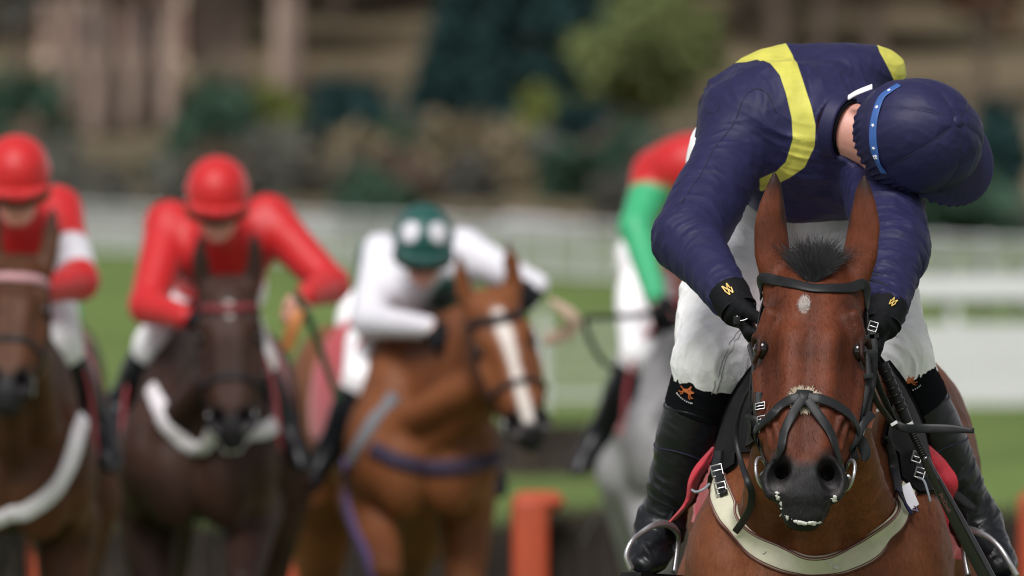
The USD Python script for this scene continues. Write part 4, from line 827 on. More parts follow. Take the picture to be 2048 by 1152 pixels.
for px, py in ((1737, 752), (1739, 674), (1748, 672), (1746, 704), (1726, 838), (1708, 876)): obj('keeper', rbox(P(px, py, 21.872), (.0095, .007, .0045), [nrm([1, 0, .1]), [0, 1, 0], nrm([-.1, 0, 1])]), M['leather'], bridle)
for px, py in ((1746, 653), (1720, 862), (1703, 908)): buckle(P(px, py, 21.86), rt_ - .3 * up_, up_ + .3 * rt_, .008, .009)
loose('strap_end', [P(1712, 868, 21.85), P(1722, 882, 21.85), P(1731, 905, 21.85), P(1728, 922, 21.85)], [.008, .011, .011, .006], .005)
obj('bit_guard', rbox(P(1699, 912, 21.86), (.017, .012, .013), [nrm([1, 0, .35]), [0, 1, 0], nrm([-.35, 0, 1])], .3), M['rubber'], bridle)
loose('curb_strap', [P(1683, 905, 21.84), P(1700, 893, 21.83), P(1716, 872, 21.83), P(1727, 848, 21.84), P(1745, 828, 21.86)], .0075, .0035)
# reins: from the bit back to the hands and the loose ends
loose('rein', [P(1722, 862, 21.86), P(1727, 800, 21.95), P(1738, 770, 22.05), P(1752, 745, 22.15)], .007, .004, nv=(.6, -.8, 0))
loose('rein', [P(1742, 720, 21.95), P(1757, 770, 21.99), P(1775, 810, 22.03), P(1792, 846, 22.10)], .0065, .004, nv=(-.3, -.95, 0))
loose('rein', [P(1740, 770, 21.94), P(1752, 800, 21.97), P(1770, 825, 22.02), P(1790, 852, 22.08)], .0065, .004, nv=(-.3, -.95, 0))
loose('pink_rein', [P(1744, 775, 22.0), P(1747, 800, 22.0), P(1741, 826, 22.0), P(1737, 856, 22.0)], [.004, .009, .010, .006], .004, nv=(-.3, -.95, 0), mat='pink_web')
loose('rein_end', [P(1788, 846, 22.09), P(1812, 857, 22.08), P(1850, 857, 22.06), P(1900, 858, 22.05), P(1938, 861, 22.04), P(1947, 862, 22.04)], [.008, .0088, .0090, .0085, .005], .0045, nv=(0, -1, .12))
loose('rein', [P(1545, 880, 21.87), P(1530, 800, 22.0), P(1512, 735, 22.15), P(1500, 690, 22.26)], .0065, .004, nv=(-.6, -.8, 0))
q = [P(1517, 752, 22.2), P(1490, 795, 22.22), P(1476, 838, 22.24), P(1473, 880, 22.25), P(1481, 920, 22.23)] + list(PXP([(1495, 962), (1503, 985), (1500, 1015), (1486, 1042), (1472, 1062)], .012))
loose('rein_end', q, [.003, .0035, .005, .0068, .0075, .0072], .004, nv=(0, -1, .1), n=90)
for px, py in ((1758, 819), (1788, 847)): obj('keeper', rbox(P(px, py, 22.04), (.007, .004, .003), [nrm([1, 0, .6]), [0, 1, 0], nrm([-.6, 0, 1])]), M['white_tape'], bridle)
# ---- breast girth
gp = [(1440, 946), (1437, 975), (1449, 1012), (1474, 1053), (1508, 1088), (1552, 1114), (1600, 1128), (1640, 1131), (1688, 1123), (1735, 1101), (1778, 1058), (1806, 1008), (1818, 962), (1815, 932), (1811, 908)]
(gm, top, NN, SS) = on_strap(fg.S, PXP(gp, .004), [.014, .0235, .0245, .0245, .0245, .0245, .0245, .0225, .018, .005], .006, 150, 9, .003)
girth = obj('breast_girth', gm, M['girth_web'], horse)
tt = np.linspace(0, 1, top.shape[1])
for f in (.075, .925):
    q = np.array([[np.interp(f, tt, top[i, :, c]) for c in range(3)] for i in range(len(top))]) + NN[:, 4] * .0004; obj('trim_line', tube(q, .0011, 150, 5), M['girth_trim'], girth)
for f in (.0, 1.0):
    q = np.array([[np.interp(f, tt, top[i, :, c]) for c in range(3)] for i in range(len(top))]); obj('bound_edge', tube(q, .0017, 150, 6), M['girth_trim'], girth)
on = lambda px, py, off: PXP([(px, py)], off)[0]
q = [on(1437, 905, .018), on(1435, 935, .014), on(1442, 962, .012), on(1449, 990, .012)]; loose('girth_billet', q, [.0085, .0095, .0105, .009], .006, nv=(-.3, -.95, 0), parent=girth)
for px, py in ((1434, 941), (1441, 976)): buckle(on(px, py, .021), rt_ + .25 * up_, up_ - .25 * rt_, .0105, .011, girth, .0022)
q = [on(1829, 902, .02), on(1838, 930, .02), on(1842, 958, .018)]; loose('girth_billet', q, [.008, .010, .009], .006, nv=(.3, -.95, 0), parent=girth)
for px, py in ((1834, 914), (1840, 946)): buckle(on(px, py, .026), rt_ - .3 * up_, up_ + .3 * rt_, .009, .010, girth, .002)
q = [on(1772, 872, .01), on(1783, 905, .01), on(1789, 945, .01), on(1796, 985, .012)]; loose('breast_strap', q, [.007, .010, .011, .010], .005, nv=(.2, -.98, 0), parent=girth)
w = [on(px, py, .013) for px, py in ((1801, 975), (1818, 966), (1837, 1010), (1819, 1022))]; n0 = fg.S.grad(w[0][None])[0]
obj('white_tag', trimesh.convex.convex_hull(np.vstack([w, np.array(w) + n0 * .0025])), M['white_tape'], girth)
loose('tag_strap', [on(1794, 980, .013), on(1806, 1004, .014), on(1822, 1028, .014)], .0045, .004, nv=tuple(n0), mat='navy', parent=girth)
obj('ravel', join(tube([on(1797, 979, .014), on(1801, 980, .016), on(1805, 983, .016)], .0012, 12, 5), tube([on(1823, 1020, .014), on(1830, 1020, .017), on(1837, 1023, .016)], .0018, 12, 5), tube([on(1825, 1012, .014), on(1832, 1014, .017), on(1835, 1022, .016)], .0012, 12, 5)), M['violet_thread'], girth)
sp_ = []
for px, py, a, b in ((1655, 1122, .0035, .002), (1662, 1129, .004, .0025), (1672, 1134, .0055, .0035), (1676, 1136, .004, .003), (1530, 1103, .002, .002), (1527, 1106, .0025, .0015)):
    e = trimesh.creation.icosphere(2, 1.0); sp_.append((np.array(e.vertices) * (a, .0012, b) + on(px, py, .0105), e.faces))
obj('foam_fleck', join(*sp_), M['foam'], girth)
# ---- saddle, pad and red number cloth
def drape(name, mat, front, back, th, off, n=60, k=26, wave=0.0, flare=0.0, seed=0, parent=None):
    A_, B_ = spline(front, n), spline(back, n); G = A_[:, None] * (1 - np.linspace(0, 1, k)[None, :, None]) + B_[:, None] * np.linspace(0, 1, k)[None, :, None]
    Pj, Nj = fg.S.project(G.reshape(-1, 3), off, 5); dn = sstep(1.5, 1.15, Pj[:, 2])
    Pj = Pj + Nj * (flare * dn + wave * (meshkit.fbm(Pj * 11, 3, seed) - .35) * (.3 + dn))[:, None]
    N2 = Nj.reshape(n, k, 3); return obj(name, sheet(Pj.reshape(n, k, 3), th, N2), M[mat], parent or horse)
W_ = fg.W
fl = list(PXP([(1462, 942), (1482, 905), (1505, 862)], .01)); frr = list(PXP([(1772, 868), (1795, 905), (1846, 985)], .01))
drape('saddle_pad', 'saddle', [W_(-.255, .06, 1.25), W_(-.24, -.02, 1.27)] + fl + [W_(-.05, -.08, 1.52), W_(0, -.04, 1.56), W_(.05, -.08, 1.52)] + frr + [W_(.25, .06, 1.24)], [W_(-.24, .25, 1.2), W_(-.24, .25, 1.25), W_(-.18, .3, 1.4), W_(0, .45, 1.55), W_(.18, .3, 1.4), W_(.24, .25, 1.25), W_(.24, .25, 1.2)], .010, .004, wave=.006)
drape('saddle_cloth', 'cloth_red', [W_(-.30, .13, 1.19), W_(-.285, .08, 1.22), W_(-.25, .04, 1.32), W_(-.13, .03, 1.5), W_(0, .05, 1.58), W_(.13, .03, 1.5), W_(.25, .03, 1.32), W_(.285, .05, 1.2), W_(.30, .08, 1.11)], [W_(-.30, .62, 1.2), W_(-.28, .62, 1.3), W_(-.15, .62, 1.5), W_(0, .62, 1.55), W_(.15, .62, 1.5), W_(.28, .62, 1.3), W_(.30, .62, 1.12)], .005, .016, wave=.04, flare=.012, seed=5)
def flap(name, inner, outer, seed):
    A_, B_ = spline(inner, 34), spline(outer, 34); k = 16; f = np.linspace(0, 1, k)[None, :, None]; G = A_[:, None] * (1 - f) + B_[:, None] * f
    G = G + np.array([0, -1, 0]) * ((np.sin(f * 2.6) * .02) + (meshkit.fbm(G * np.array([26, 26, 12]), 3, seed)[..., None] - .5) * .05 * np.sin(np.pi * (f * .8 + .1)))
    N_ = np.cross(np.gradient(G, axis=0), np.gradient(G, axis=1)); N_ /= np.linalg.norm(N_, axis=-1, keepdims=True); obj(name, sheet(G, .004, N_), M['cloth_red'], horse)
flap('saddle_cloth_corner', [P(1836, 880, 22.70), P(1846, 930, 22.70), P(1856, 990, 22.72), P(1862, 1040, 22.74), P(1868, 1085, 22.76)], [P(1846, 884, 22.74), P(1890, 925, 22.70), P(1914, 962, 22.68), P(1904, 1000, 22.70), P(1892, 1072, 22.72)], 3)
flap('saddle_cloth_corner', [P(1430, 895, 22.70), P(1418, 930, 22.70), P(1400, 962, 22.72), P(1386, 1000, 22.74), P(1352, 1040, 22.80)], [P(1424, 893, 22.74), P(1390, 932, 22.72), P(1376, 962, 22.72), P(1368, 1004, 22.74), P(1336, 1044, 22.80)], 4)
sad = drape('saddle', 'saddle', [W_(-.215, .10, 1.30), W_(-.205, .0, 1.34), W_(-.165, -.06, 1.41), W_(-.10, -.03, 1.50), W_(0, .04, 1.57), W_(.10, -.03, 1.50), W_(.165, -.06, 1.41), W_(.205, .0, 1.34), W_(.215, .10, 1.30)], [W_(-.215, .18, 1.28), W_(-.205, .20, 1.36), W_(-.12, .34, 1.48), W_(0, .5, 1.56), W_(.12, .34, 1.48), W_(.205, .20, 1.36), W_(.215, .18, 1.28)], .010, .013, flare=.0)
obj('piping', join(tube([on(1384, 980, .03), on(1393, 984, .03), on(1408, 978, .026), on(1419, 968, .02)], .0028, 24, 6)), M['grey_piping'], horse)
obj('piping', join(tube([on(1836, 955, .03), on(1848, 962, .03), on(1856, 985, .03), on(1861, 1004, .026)], .0024, 24, 6)), M['grey_piping'], horse)
for s in (-1, 1):
    pts = [W_(s * .17, .0, 1.50), W_(s * .235, .10, 1.35), W_(s * .27, .16, 1.15), W_(s * .26, .18, 1.0), W_(s * .14, .2, .93), W_(0, .2, .92)]
    obj('girth_strap', on_strap(fg.S, pts, .030, .007, 60, 5, .01)[0], M['leather'], horse)
M_extra = None
# ---------------------------------------------------------------- the rider in front, bent over his horse's neck
hu = nrm([.58, -.78, .225]); hf = np.array([.83, .46, -.33])
J = dict(chest=P(1612, 262, 22.90), waist=P(1574, 262, 23.20), pelvis=P(1575, 360, 23.42), neck=P(1700, 262, 22.72), head=P(1808, 287, 22.66), up=hu, fwd=hf, bulk=1.08,
         sh=[P(1490, 262, 22.84), P(1752, 330, 22.80)], el=[P(1374, 478, 22.58), P(1786, 500, 22.52)], wr=[P(1468, 605, 22.36), P(1768, 632, 22.32)],
         hip=[P(1492, 440, 23.20), P(1690, 440, 23.20)], kn=[P(1424, 722, 22.80), P(1785, 712, 22.80)], an=[P(1322, 1050, 22.92), P(1955, 1052, 22.92)], toe=[P(1288, 1128, 22.80), P(2003, 1132, 22.80)],
         hd=[(.45, -.35, -.85), (-.28, -.35, -.92)], curl=[(.75, -.1, .35), (-.75, -.1, .25)], thumb=[(0, -.9, .3), (0, -.9, .3)], hand=.95, cuff=.86, arm=(.078, .064, .060, .043))
o = person_shapes(J); j = o['j']; A, ax = o['A'], o['ax']; hfv, hrv, huv = ax
rider = thing('person', 'jockey in navy silks with yellow braces and navy cap, bowed over his bay horse', 'person', J['pelvis'] * np.array([1, 1, 0]))
V, F = largest(*solid(o['bd'], .0075)); obj('body', (V, F), M['skin'], rider)

def folds(V, n, fields):
    """Cloth folds: sharp little ridges and soft valleys, each field (origin direction, wave length along, stretch across, depth, mask)."""
    d = np.zeros(len(V))
    for ax_, wl, ln, dep, mask, sd in fields:
        e1, e2, a = frame(nrm(ax_), (.31, .77, .55)); q = np.stack([V @ a / wl, V @ e1 / ln, V @ e2 / ln], 1)
        w = meshkit.noise(V * 9, sd + 50) * 1.2; q[:, 0] += w; r = 1 - np.abs(2 * meshkit.noise(q, sd) - 1); r2 = 1 - np.abs(2 * meshkit.noise(q * 2.1 + 7, sd + 1) - 1); r3 = 1 - np.abs(2 * meshkit.noise(q * 4.3 + 3, sd + 2) - 1)
        d += dep * mask * (.75 * (r ** 3.5 - .2) + .5 * (r2 ** 3.5 - .2) + .22 * (r3 ** 2.5 - .3))
    return V + n * d[:, None]
def near(V, c, r): return np.exp(-((V - np.array(c)) ** 2).sum(1) / r ** 2)

# jacket: body, sleeves, collar
jk = o['jk']
jk.add(ell(P(1482, 218, 22.98), (.074, .10, .074)), .06)                            # cloth standing off the shoulder blade
jk.add(rc(P(1420, 395, 22.70), P(1395, 440, 22.64), .064, .062), .03)               # full upper sleeve
jk.add(ell(P(1560, 380, 22.93), (.075, .07, .05)), .05); jk.add(ell(P(1640, 385, 22.95), (.09, .08, .045)), .05)     # front of the jacket hanging
jk.add(ell(P(1715, 375, 22.86), (.08, .07, .05)), .05)
jk.add(rc(P(1775, 380, 22.76), P(1792, 450, 22.62), .062, .052), .03)
jk.add(ell(P(1610, 140, 23.05), (.11, .10, .045)), .06); jk.add(ell(P(1720, 140, 23.0), (.09, .10, .05)), .06)
nk = P(1690, 256, 22.71); nd = nrm(j['head'] - j['neck'])
jk.cut(rc(nk + nd * .078, nk + nd * .16, .078, .078), .006); jk.cut(rc(nk, nk + nd * .12, .0585, .0585), .006)
b = jk.bounds(); jk.remember(b[0], b[1], .007); V, F = largest(*solid(jk, .0036)); n = normals(V, F)
arm = lambda i: np.minimum(poly_dist(V, [j['sh'][i], j['el'][i]])[0], poly_dist(V, [j['el'][i], j['wr'][i]])[0])
a0, a1 = sstep(.12, .07, arm(0)), sstep(.12, .07, arm(1)); fore = [sstep(.10, .05, poly_dist(V, [j['el'][i], j['wr'][i]])[0]) for i in (0, 1)]
body = np.clip(1 - np.maximum(a0, a1), 0, 1); ud = [nrm(j['el'][i] - j['sh'][i]) for i in (0, 1)]; fd = [nrm(j['wr'][i] - j['el'][i]) for i in (0, 1)]
V = folds(V, n, [
    (ud[0] + .8 * np.cross(ud[0], [0, 1, 0]), .044, .16, .0100, a0 * (1 - fore[0]) * (.30 + .7 * near(V, j['el'][0], .10) + .8 * near(V, j['sh'][0] + [.05, -.05, -.06], .09)), 1),
    (fd[0] + .5 * np.cross(fd[0], [0, 1, 0]), .034, .12, .0085, fore[0] * (.30 + .9 * near(V, j['el'][0], .08) + .9 * near(V, j['wr'][0], .06)), 2),
    (ud[1] - .6 * np.cross(ud[1], [0, 1, 0]), .040, .14, .0095, a1 * .75, 3), (fd[1], .030, .10, .0080, fore[1] * (.4 + near(V, j['wr'][1], .06)), 4),
    (nrm([.35, -.2, 1]), .060, .26, .0110, body * (.30 + .9 * near(V, P(1650, 350, 22.8), .13) + .9 * near(V, P(1430, 230, 23.0), .12)), 5),
    (nrm([1, .3, -.25]), .050, .20, .0090, body * (.22 + 1.0 * near(V, P(1480, 220, 22.85), .11) + .9 * near(V, P(1690, 190, 22.8), .09)), 6)])
V = V + n * ((meshkit.fbm(V * np.array([9, 9, 7]), 2, 77) - .5) * .022 * (.5 + .5 * body))[:, None]
hem = sum(near(V, J['wr'][i], .05) * np.sin(np.arctan2((V - j['wr'][i]) @ frame(fd[i], (0, 0, 1))[0], (V - j['wr'][i]) @ frame(fd[i], (0, 0, 1))[1]) * 11 + 3 * meshkit.noise(V * 30, 8)) for i in (0, 1)); V = V + n * (hem * .0028)[:, None]
JP = lambda pts, off=.0: jk.hit([p[0] for p in pts], [p[1] for p in pts], 22.0, 23.6, off)[0]
# yellow braces, cut as flat strips of cloth: outlines in the upright plane through the shoulders
from shapely.geometry import Polygon, LineString
from shapely import points as sh_points, distance as sh_distance, contains as sh_contains
flat = lambda pts: Polygon([P(x, y, 22.86)[[0, 2]] for x, y in pts])
brace = [flat([(1440, 128), (1467, 117), (1505, 97), (1535, 80), (1569, 70), (1587, 108), (1602, 160), (1619, 216), (1627, 254), (1625, 295), (1606, 336), (1576, 357), (1520, 384), (1516, 359), (1550, 344), (1569, 325), (1582, 280), (1580, 239), (1569, 190), (1557, 152), (1539, 128), (1516, 117), (1494, 122), (1475, 123)]),
         flat([(1752, 60), (1762, 103), (1788, 154), (1800, 190), (1805, 250), (1850, 260), (1850, 150), (1790, 80)])]
pt_ = sh_points(V[:, 0], V[:, 2]); seam = np.full(len(V), -.05)
for g in brace:
  g = g.buffer(.003).buffer(-.006).buffer(.003); dd = sh_distance(g.boundary, pt_); seam = np.maximum(seam, np.where(sh_contains(g, pt_), dd, -dd))
seam = np.where(V[:, 1] < 23.25, seam, -.05)
M['jacket'] = two_tone('navy_and_yellow_silk', 'seam', (.016, .0155, .054), (.49, .47, .085), .58, soft=.0008, bump=.12, bscale=22, spec=.2)
jacket = obj('jacket', (V, F), M['jacket'], rider, pv={'seam': seam})
tree_ = __import__('scipy.spatial', fromlist=['cKDTree']).cKDTree(V); Nj = normals(V, F)
def stitched(name, pts, r, mat, parent, tr=None, lift=.0004):
    q = spline(JP(pts), 70); _, k = tree_.query(q); q = V[k] + Nj[k] * lift
    for _ in range(3): q[1:-1] = (q[:-2] + q[1:-1] * 2 + q[2:]) / 4
    obj(name, tube(q, r, 70, 5, smooth=False), mat, parent)
for pts in ([(1494, 186), (1482, 215), (1467, 250), (1448, 275), (1430, 297), (1418, 318), (1407, 342), (1382, 380), (1357, 418)], [(1494, 186), (1515, 178), (1535, 190), (1552, 225)],
            [(1392, 228), (1412, 222), (1438, 214)], [(1628, 224), (1650, 222), (1672, 226)]):
    stitched('sleeve_seam', pts, .0011, M['navy_seam'], jacket)
# neck: black collar band and roll of white cloth at the nape
e1, e2, a_ = frame(nd, (0, 0, 1))
nk = P(1690, 256, 22.71); cs = Shape(); cs.add(loft(nk - nd * .022, nk + nd * .004, (0, 1, .2), [0, 1], [.071, .066], [.071, .066], cap=.005), .008); cs.cut(rc(nk - nd * .09, nk + nd * .12, .0585, .0575), .004); Vc, Fc = largest(*solid(cs, .003)); obj('collar', (Vc, Fc), M['navy'], jacket)
cs = Shape(); cs.add(loft(nk - nd * .025, nk + nd * .009, (0, 1, .2), [0, 1], [.0580, .0565], [.0580, .0565], cap=.003), .005); cs.cut(rc(nk - nd * .09, nk + nd * .12, .0505, .050), .004); obj('undershirt', largest(*solid(cs, .003)), M['knit'], rider)
obj('neck_tag', strap([P(1698, 196, 22.66), P(1715, 186, 22.645), P(1745, 174, 22.63)], .0062, .003, np.array([(-.3, -.75, .6)] * 3), 20), M['white_tape'], rider)
# breeches: folds behind the knees and along the thigh, side seams
br = o['br']; br.add(ell(P(1425, 328, 23.3), (.05, .12, .09)), .05)
for i in (0, 1): br.add(ell(lerp(j['hip'][i], j['kn'][i], .6) + np.array([-.012 + .016 * i, -.02, 0]), (.066, .080, .11)), .04)
b = br.bounds(); br.remember(b[0], b[1], .008); Vb, Fb = largest(*solid(br, .0042)); n = normals(Vb, Fb)
tw = [nrm(j['kn'][i] - j['hip'][i]) for i in (0, 1)]; side = [np.sign(Vb[:, 0] - j['pelvis'][0]) == s for s in (-1, 1)]
Vb = folds(Vb, n, [(tw[0] + np.array([.5, 0, .2]), .046, .18, .0085, side[0] * sstep(j['kn'][0][2] - .07, j['kn'][0][2] - .01, Vb[:, 2]) * (.3 + near(Vb, j['kn'][0], .12) + .7 * near(Vb, P(1400, 640, 22.9), .09)), 11), (tw[1] + np.array([-.4, 0, .2]), .036, .14, .0085, side[1] * sstep(j['kn'][1][2] - .07, j['kn'][1][2] - .01, Vb[:, 2]) * (.4 + near(Vb, j['kn'][1], .12)), 12),
                   (tw[0] + np.array([.9, 0, .3]), .024, .20, .0055, side[0] * near(Vb, j['kn'][0] + [-.02, -.03, .05], .11), 14), (tw[1] + np.array([-.8, 0, .3]), .022, .18, .0055, side[1] * near(Vb, j['kn'][1] + [.02, -.03, .04], .11), 15), (nrm([1, 0, .6]), .06, .22, .0050, np.ones(len(Vb)) * .7, 13)])
breeches = obj('breeches', (Vb, Fb), M['breeches'], rider); tree_b = __import__('scipy.spatial', fromlist=['cKDTree']).cKDTree(Vb); Nb = normals(Vb, Fb)
BP = lambda pts: br.hit([p[0] for p in pts], [p[1] for p in pts], 22.0, 23.8)[0]
for pts in ([(1478, 660), (1462, 682), (1447, 712), (1436, 745), (1428, 775), (1420, 792)], [(1484, 664), (1469, 684), (1453, 714), (1442, 747), (1434, 777), (1427, 795)]):
    q = spline(BP(pts), 60); _, k = tree_b.query(q); q = Vb[k] + Nb[k] * .0003
    for _ in range(3): q[1:-1] = (q[:-2] + q[1:-1] * 2 + q[2:]) / 4
    obj('side_seam', tube(q, .0011, 60, 5, smooth=False), M['seam'], breeches)
# boots: leather leg, knitted top, seams, emblem
for i in (0, 1):
    s = (-1, 1)[i]; bt = o['boots'][i]; b = bt.bounds(); bt.remember(b[0], b[1], .005); Vt2, Ft2 = largest(*solid(bt, .004)); n = normals(Vt2, Ft2); leg = nrm(j['an'][i] - j['kn'][i])
    tt = (Vt2 - j['kn'][i]) @ leg / np.linalg.norm(j['an'][i] - j['kn'][i])
    Vt2 = folds(Vt2, n, [(leg + np.array([.3 * s, 0, 0]), .034, .14, .0062, sstep(.45, .75, tt) * (1 - .6 * sstep(1.0, 1.15, tt)), 21 + i), (leg, .05, .2, .003, np.ones(len(tt)), 24)])
    boot = obj('boot', (Vt2, Ft2), M['boot'], rider)
    k0, k1 = lerp(j['kn'][i], j['an'][i], .075), lerp(j['kn'][i], j['an'][i], .29); T_ = Shape()
    T_.add(loft(k0, k1, (1, 0, 0), [0, .25, .5, 1], [.066, .0672, .0675, .0672], [.070, .0712, .0715, .0715], cap=.005), .005)
    Vk, Fk = solid(T_, .004); Vk = folds(Vk, normals(Vk, Fk), [(leg, .02, .08, .0025, np.ones(len(Vk)), 26)]); ktop = obj('boot_top', (Vk, Fk), M['knit'], boot)
    e1, e2, a_ = frame(leg, (0, 1, 0))
    for f, ins, mt in ((.292, .0695, M['boot']), (.53, .0655, M['navy_seam'])):
        c = lerp(j['kn'][i], j['an'][i], f); q = bt.project(np.array([c + (e1 * math.cos(t) + e2 * math.sin(t)) * .07 + leg * .012 * math.cos(2 * t) for t in np.linspace(0, 2 * math.pi, 33)]), .002)[0]; obj('boot_seam', tube(q, .0014 if f > .3 else .0022, 80, 6), mt, boot)
    # emblem: a galloping horse and rider above an arc of small white stitches
    cen = T_.hit(*((1375, 785) if i == 0 else (1818, 765)), 22.3, 23.4, .001); c, nn_ = cen[0], cen[1]; ex = nrm(np.cross(nn_, [0, 0, -1])) if True else None; ey = np.cross(nn_, ex); ex = -ex if ex[0] < 0 else ex; ey = -ey if ey[2] < 0 else ey; th_ = (-.55, .35)[i]
    ex, ey = ex * math.cos(th_) + ey * math.sin(th_), ey * math.cos(th_) - ex * math.sin(th_)
    from shapely.ops import unary_union
    g = unary_union([Polygon([(-.9, .05), (-.5, .35), (.3, .32), (.75, .62), (1.05, .5), (.85, .38), (.6, .05), (.2, -.08), (-.5, -.12)]), LineString([(.45, .05), (.85, -.35), (1.15, -.3)]).buffer(.055), LineString([(.3, 0), (.55, -.5), (.8, -.65)]).buffer(.055), LineString([(-.55, 0), (-.9, -.45), (-1.3, -.5)]).buffer(.055), LineString([(-.7, 0), (-.6, -.5), (-.9, -.75)]).buffer(.055), LineString([(-.85, .15), (-1.3, .3)]).buffer(.06), LineString([(-.15, .3), (.1, .75), (.35, .5)]).buffer(.13), Polygon([(.05, .85), (.3, .85), (.3, 1.1), (.05, 1.1)])]).buffer(.01)
    me = trimesh.creation.extrude_polygon(g, .06, engine='earcut'); me.apply_scale(.0140); obj('emblem', place_flat(me, c + nn_ * .001, ex, ey), M['orange_print'], ktop)
    q = [c + nn_ * .002 + ex * .022 * math.sin(t) * 1.0 - ey * (.010 + .007 * math.cos(t)) for t in np.linspace(-1.1, 1.1, 10)]
    obj('emblem_stitching', join(*[rbox(x, (.0009, .0006, .0011), [ex, nn_, ey]) for x in q]), M['white_tape'], ktop)
# gloves with wrist straps and gold lettering
for i in (0, 1):
    s = (-1, 1)[i]; gl = o['gloves'][i]; gl.add(loft(j['wr'][i] - fd[i] * .02, j['wr'][i] + nrm(J['hd'][i]) * .03, (1, 0, 0), [0, 1], [.040, .034], [.038, .028], cap=.006), .02)
    b = gl.bounds(); gl.remember(b[0], b[1], .004); Vg, Fg = largest(*solid(gl, .0028)); Vg = folds(Vg, normals(Vg, Fg), [(fd[i], .016, .05, .0018, np.ones(len(Vg)), 31)]); glove = obj('glove', (Vg, Fg), M['glove'], rider)
    C_ = Shape(); wd = nrm(fd[i] + nrm(J['hd'][i])); C_.add(loft(j['wr'][i] - wd * .030, j['wr'][i] + wd * .020, (1, 0, 0), [0, 1], [.0425, .0365], [.041, .0325], cap=.005), .004); Vc, Fc = solid(C_, .003); cuff = obj('wrist_band', (Vc, Fc), M['glove'], glove)
    c, nn_ = C_.hit(*((1466, 596) if i == 0 else (1775, 636)), 22.0, 22.6, .0006); ex = nrm(np.cross(wd, nn_)); ey = np.cross(nn_, ex); ex = -ex if ex[0] < 0 else ex; ey = nrm(np.cross(nn_, ex)); ey = ey if ey @ np.array([0, 0, 1]) > 0 else -ey
    sc = (.0128, .0100)[i]; ncam = nrm(np.array([0, -1.0, .1]) - wd * (wd @ np.array([0, -1.0, .1]))); c, nn_ = (q_[0] for q_ in C_.project((j['wr'][i] - wd * .006 + ncam * .04 + np.array([(.0, .012)[i], 0, 0]))[None], .0))
    ex, ey = (np.array([.80, 0, .60]), np.array([-.60, 0, .80])) if i == 0 else (np.array([.75, 0, -.66]), np.array([.66, 0, .75]))
    for ch, dy in (('M', sc * .54), ('W', -sc * .54)):
        t_ = meshkit.text_mesh(ch, sc, .0020, bold=True); t_.apply_translation([-t_.bounds.mean(0)[0], -sc / 2, 0]); cc, n2 = C_.project((c + ey * dy)[None], .0010); ez_ = n2[0]; exx = nrm(ex - ez_ * (ex @ ez_)); obj('lettering', place_flat(t_, cc[0], exx, np.cross(ez_, exx)), M['gold'], cuff)
    obj('band_edge', tube(C_.project(np.array([j['wr'][i] + wd * .020 + (frame(wd, (0, 0, 1))[0] * math.cos(t) + frame(wd, (0, 0, 1))[1] * math.sin(t)) * .04 for t in np.linspace(0, 2 * math.pi, 25)]), .001)[0], .0016, 60, 6), M['leather'], cuff)
    if i == 0: obj('pull_loop', tube([P(1474, 632, 22.30), P(1480, 641, 22.29), P(1493, 638, 22.29), P(1501, 630, 22.29), P(1494, 626, 22.295), P(1486, 627, 22.30)], .0011, 40, 6), M['white_tape'], glove); obj('glove_toggle', rbox(P(1474, 641, 22.295), (.007, .006, .008)), M['rubber'], glove)
# helmet under a silk cap
d, p = cap_parts(A, ax); d.add(ell(A(0, -.004, .060), (.109, .128, .119), np.array([hrv, hfv, huv])), .02); b = d.bounds(); d.remember(b[0], b[1], .004); Vd, Fd = largest(*solid(d, .0035)); n = normals(Vd, Fd)
q = (Vd - A(0, 0, 0)); low = sstep(.05, .0, q @ huv); ang = np.arctan2(q @ hrv, q @ hfv)
Vd = Vd + n * ((np.sin(ang * 46 + 5 * meshkit.noise(Vd * 20, 3)) * .0026 * low * (.4 + meshkit.noise(Vd * 25, 6)))[:, None])
phi = np.arctan2((q @ hfv + .004) / .128, (q @ hrv) / .109) - .5; the = np.linalg.norm(np.stack([q @ hrv / .109, (q @ hfv + .004) / .128], 1), axis=1); Vd = Vd + n * (.0042 * (np.abs(np.sin(3 * phi)) ** .45 - .75) * sstep(.06, .3, the) * sstep(.0, .04, q @ huv) * (np.abs(phi) < 9))[:, None]
top_ = A(0, -.004, .179); rad = np.linalg.norm(Vd - top_, axis=1)
Vd = folds(Vd, n, [(hrv, .045, .16, .0040, np.ones(len(Vd)) * (.35 + .6 * sstep(.10, .03, rad)), 41), (hfv, .06, .16, .0030, np.ones(len(Vd)) * .6, 42)])
cap = obj('cap', (Vd, Fd), M['navy'], rider); tree_c = __import__('scipy.spatial', fromlist=['cKDTree']).cKDTree(Vd); Nc = normals(Vd, Fd)
bm = trimesh.creation.icosphere(3, 1.0); Vq = np.array(bm.vertices) * (.0125, .0125, .007); obj('button', (top_ + Vq @ np.array([hrv, hfv, huv]), bm.faces), M['navy'], cap)
for k in range(6):
    a = k * math.pi / 3 + .5; q = d.project(np.array([A(0, -.004, .06) + (hrv * math.cos(a) * .109 + hfv * math.sin(a) * .128) * math.sin(t) + huv * .119 * math.cos(t) for t in np.linspace(.1, 1.55, 24)]), .0)[0]; _, kk = tree_c.query(q); q = Vd[kk] + Nc[kk] * .0001
    for _ in range(3): q[1:-1] = (q[:-2] + q[1:-1] * 2 + q[2:]) / 4
    obj('cap_seam', tube(q, .0011, 50, 5, smooth=False), M['navy_seam'], cap)
Pk = Shape(); m_ = 23
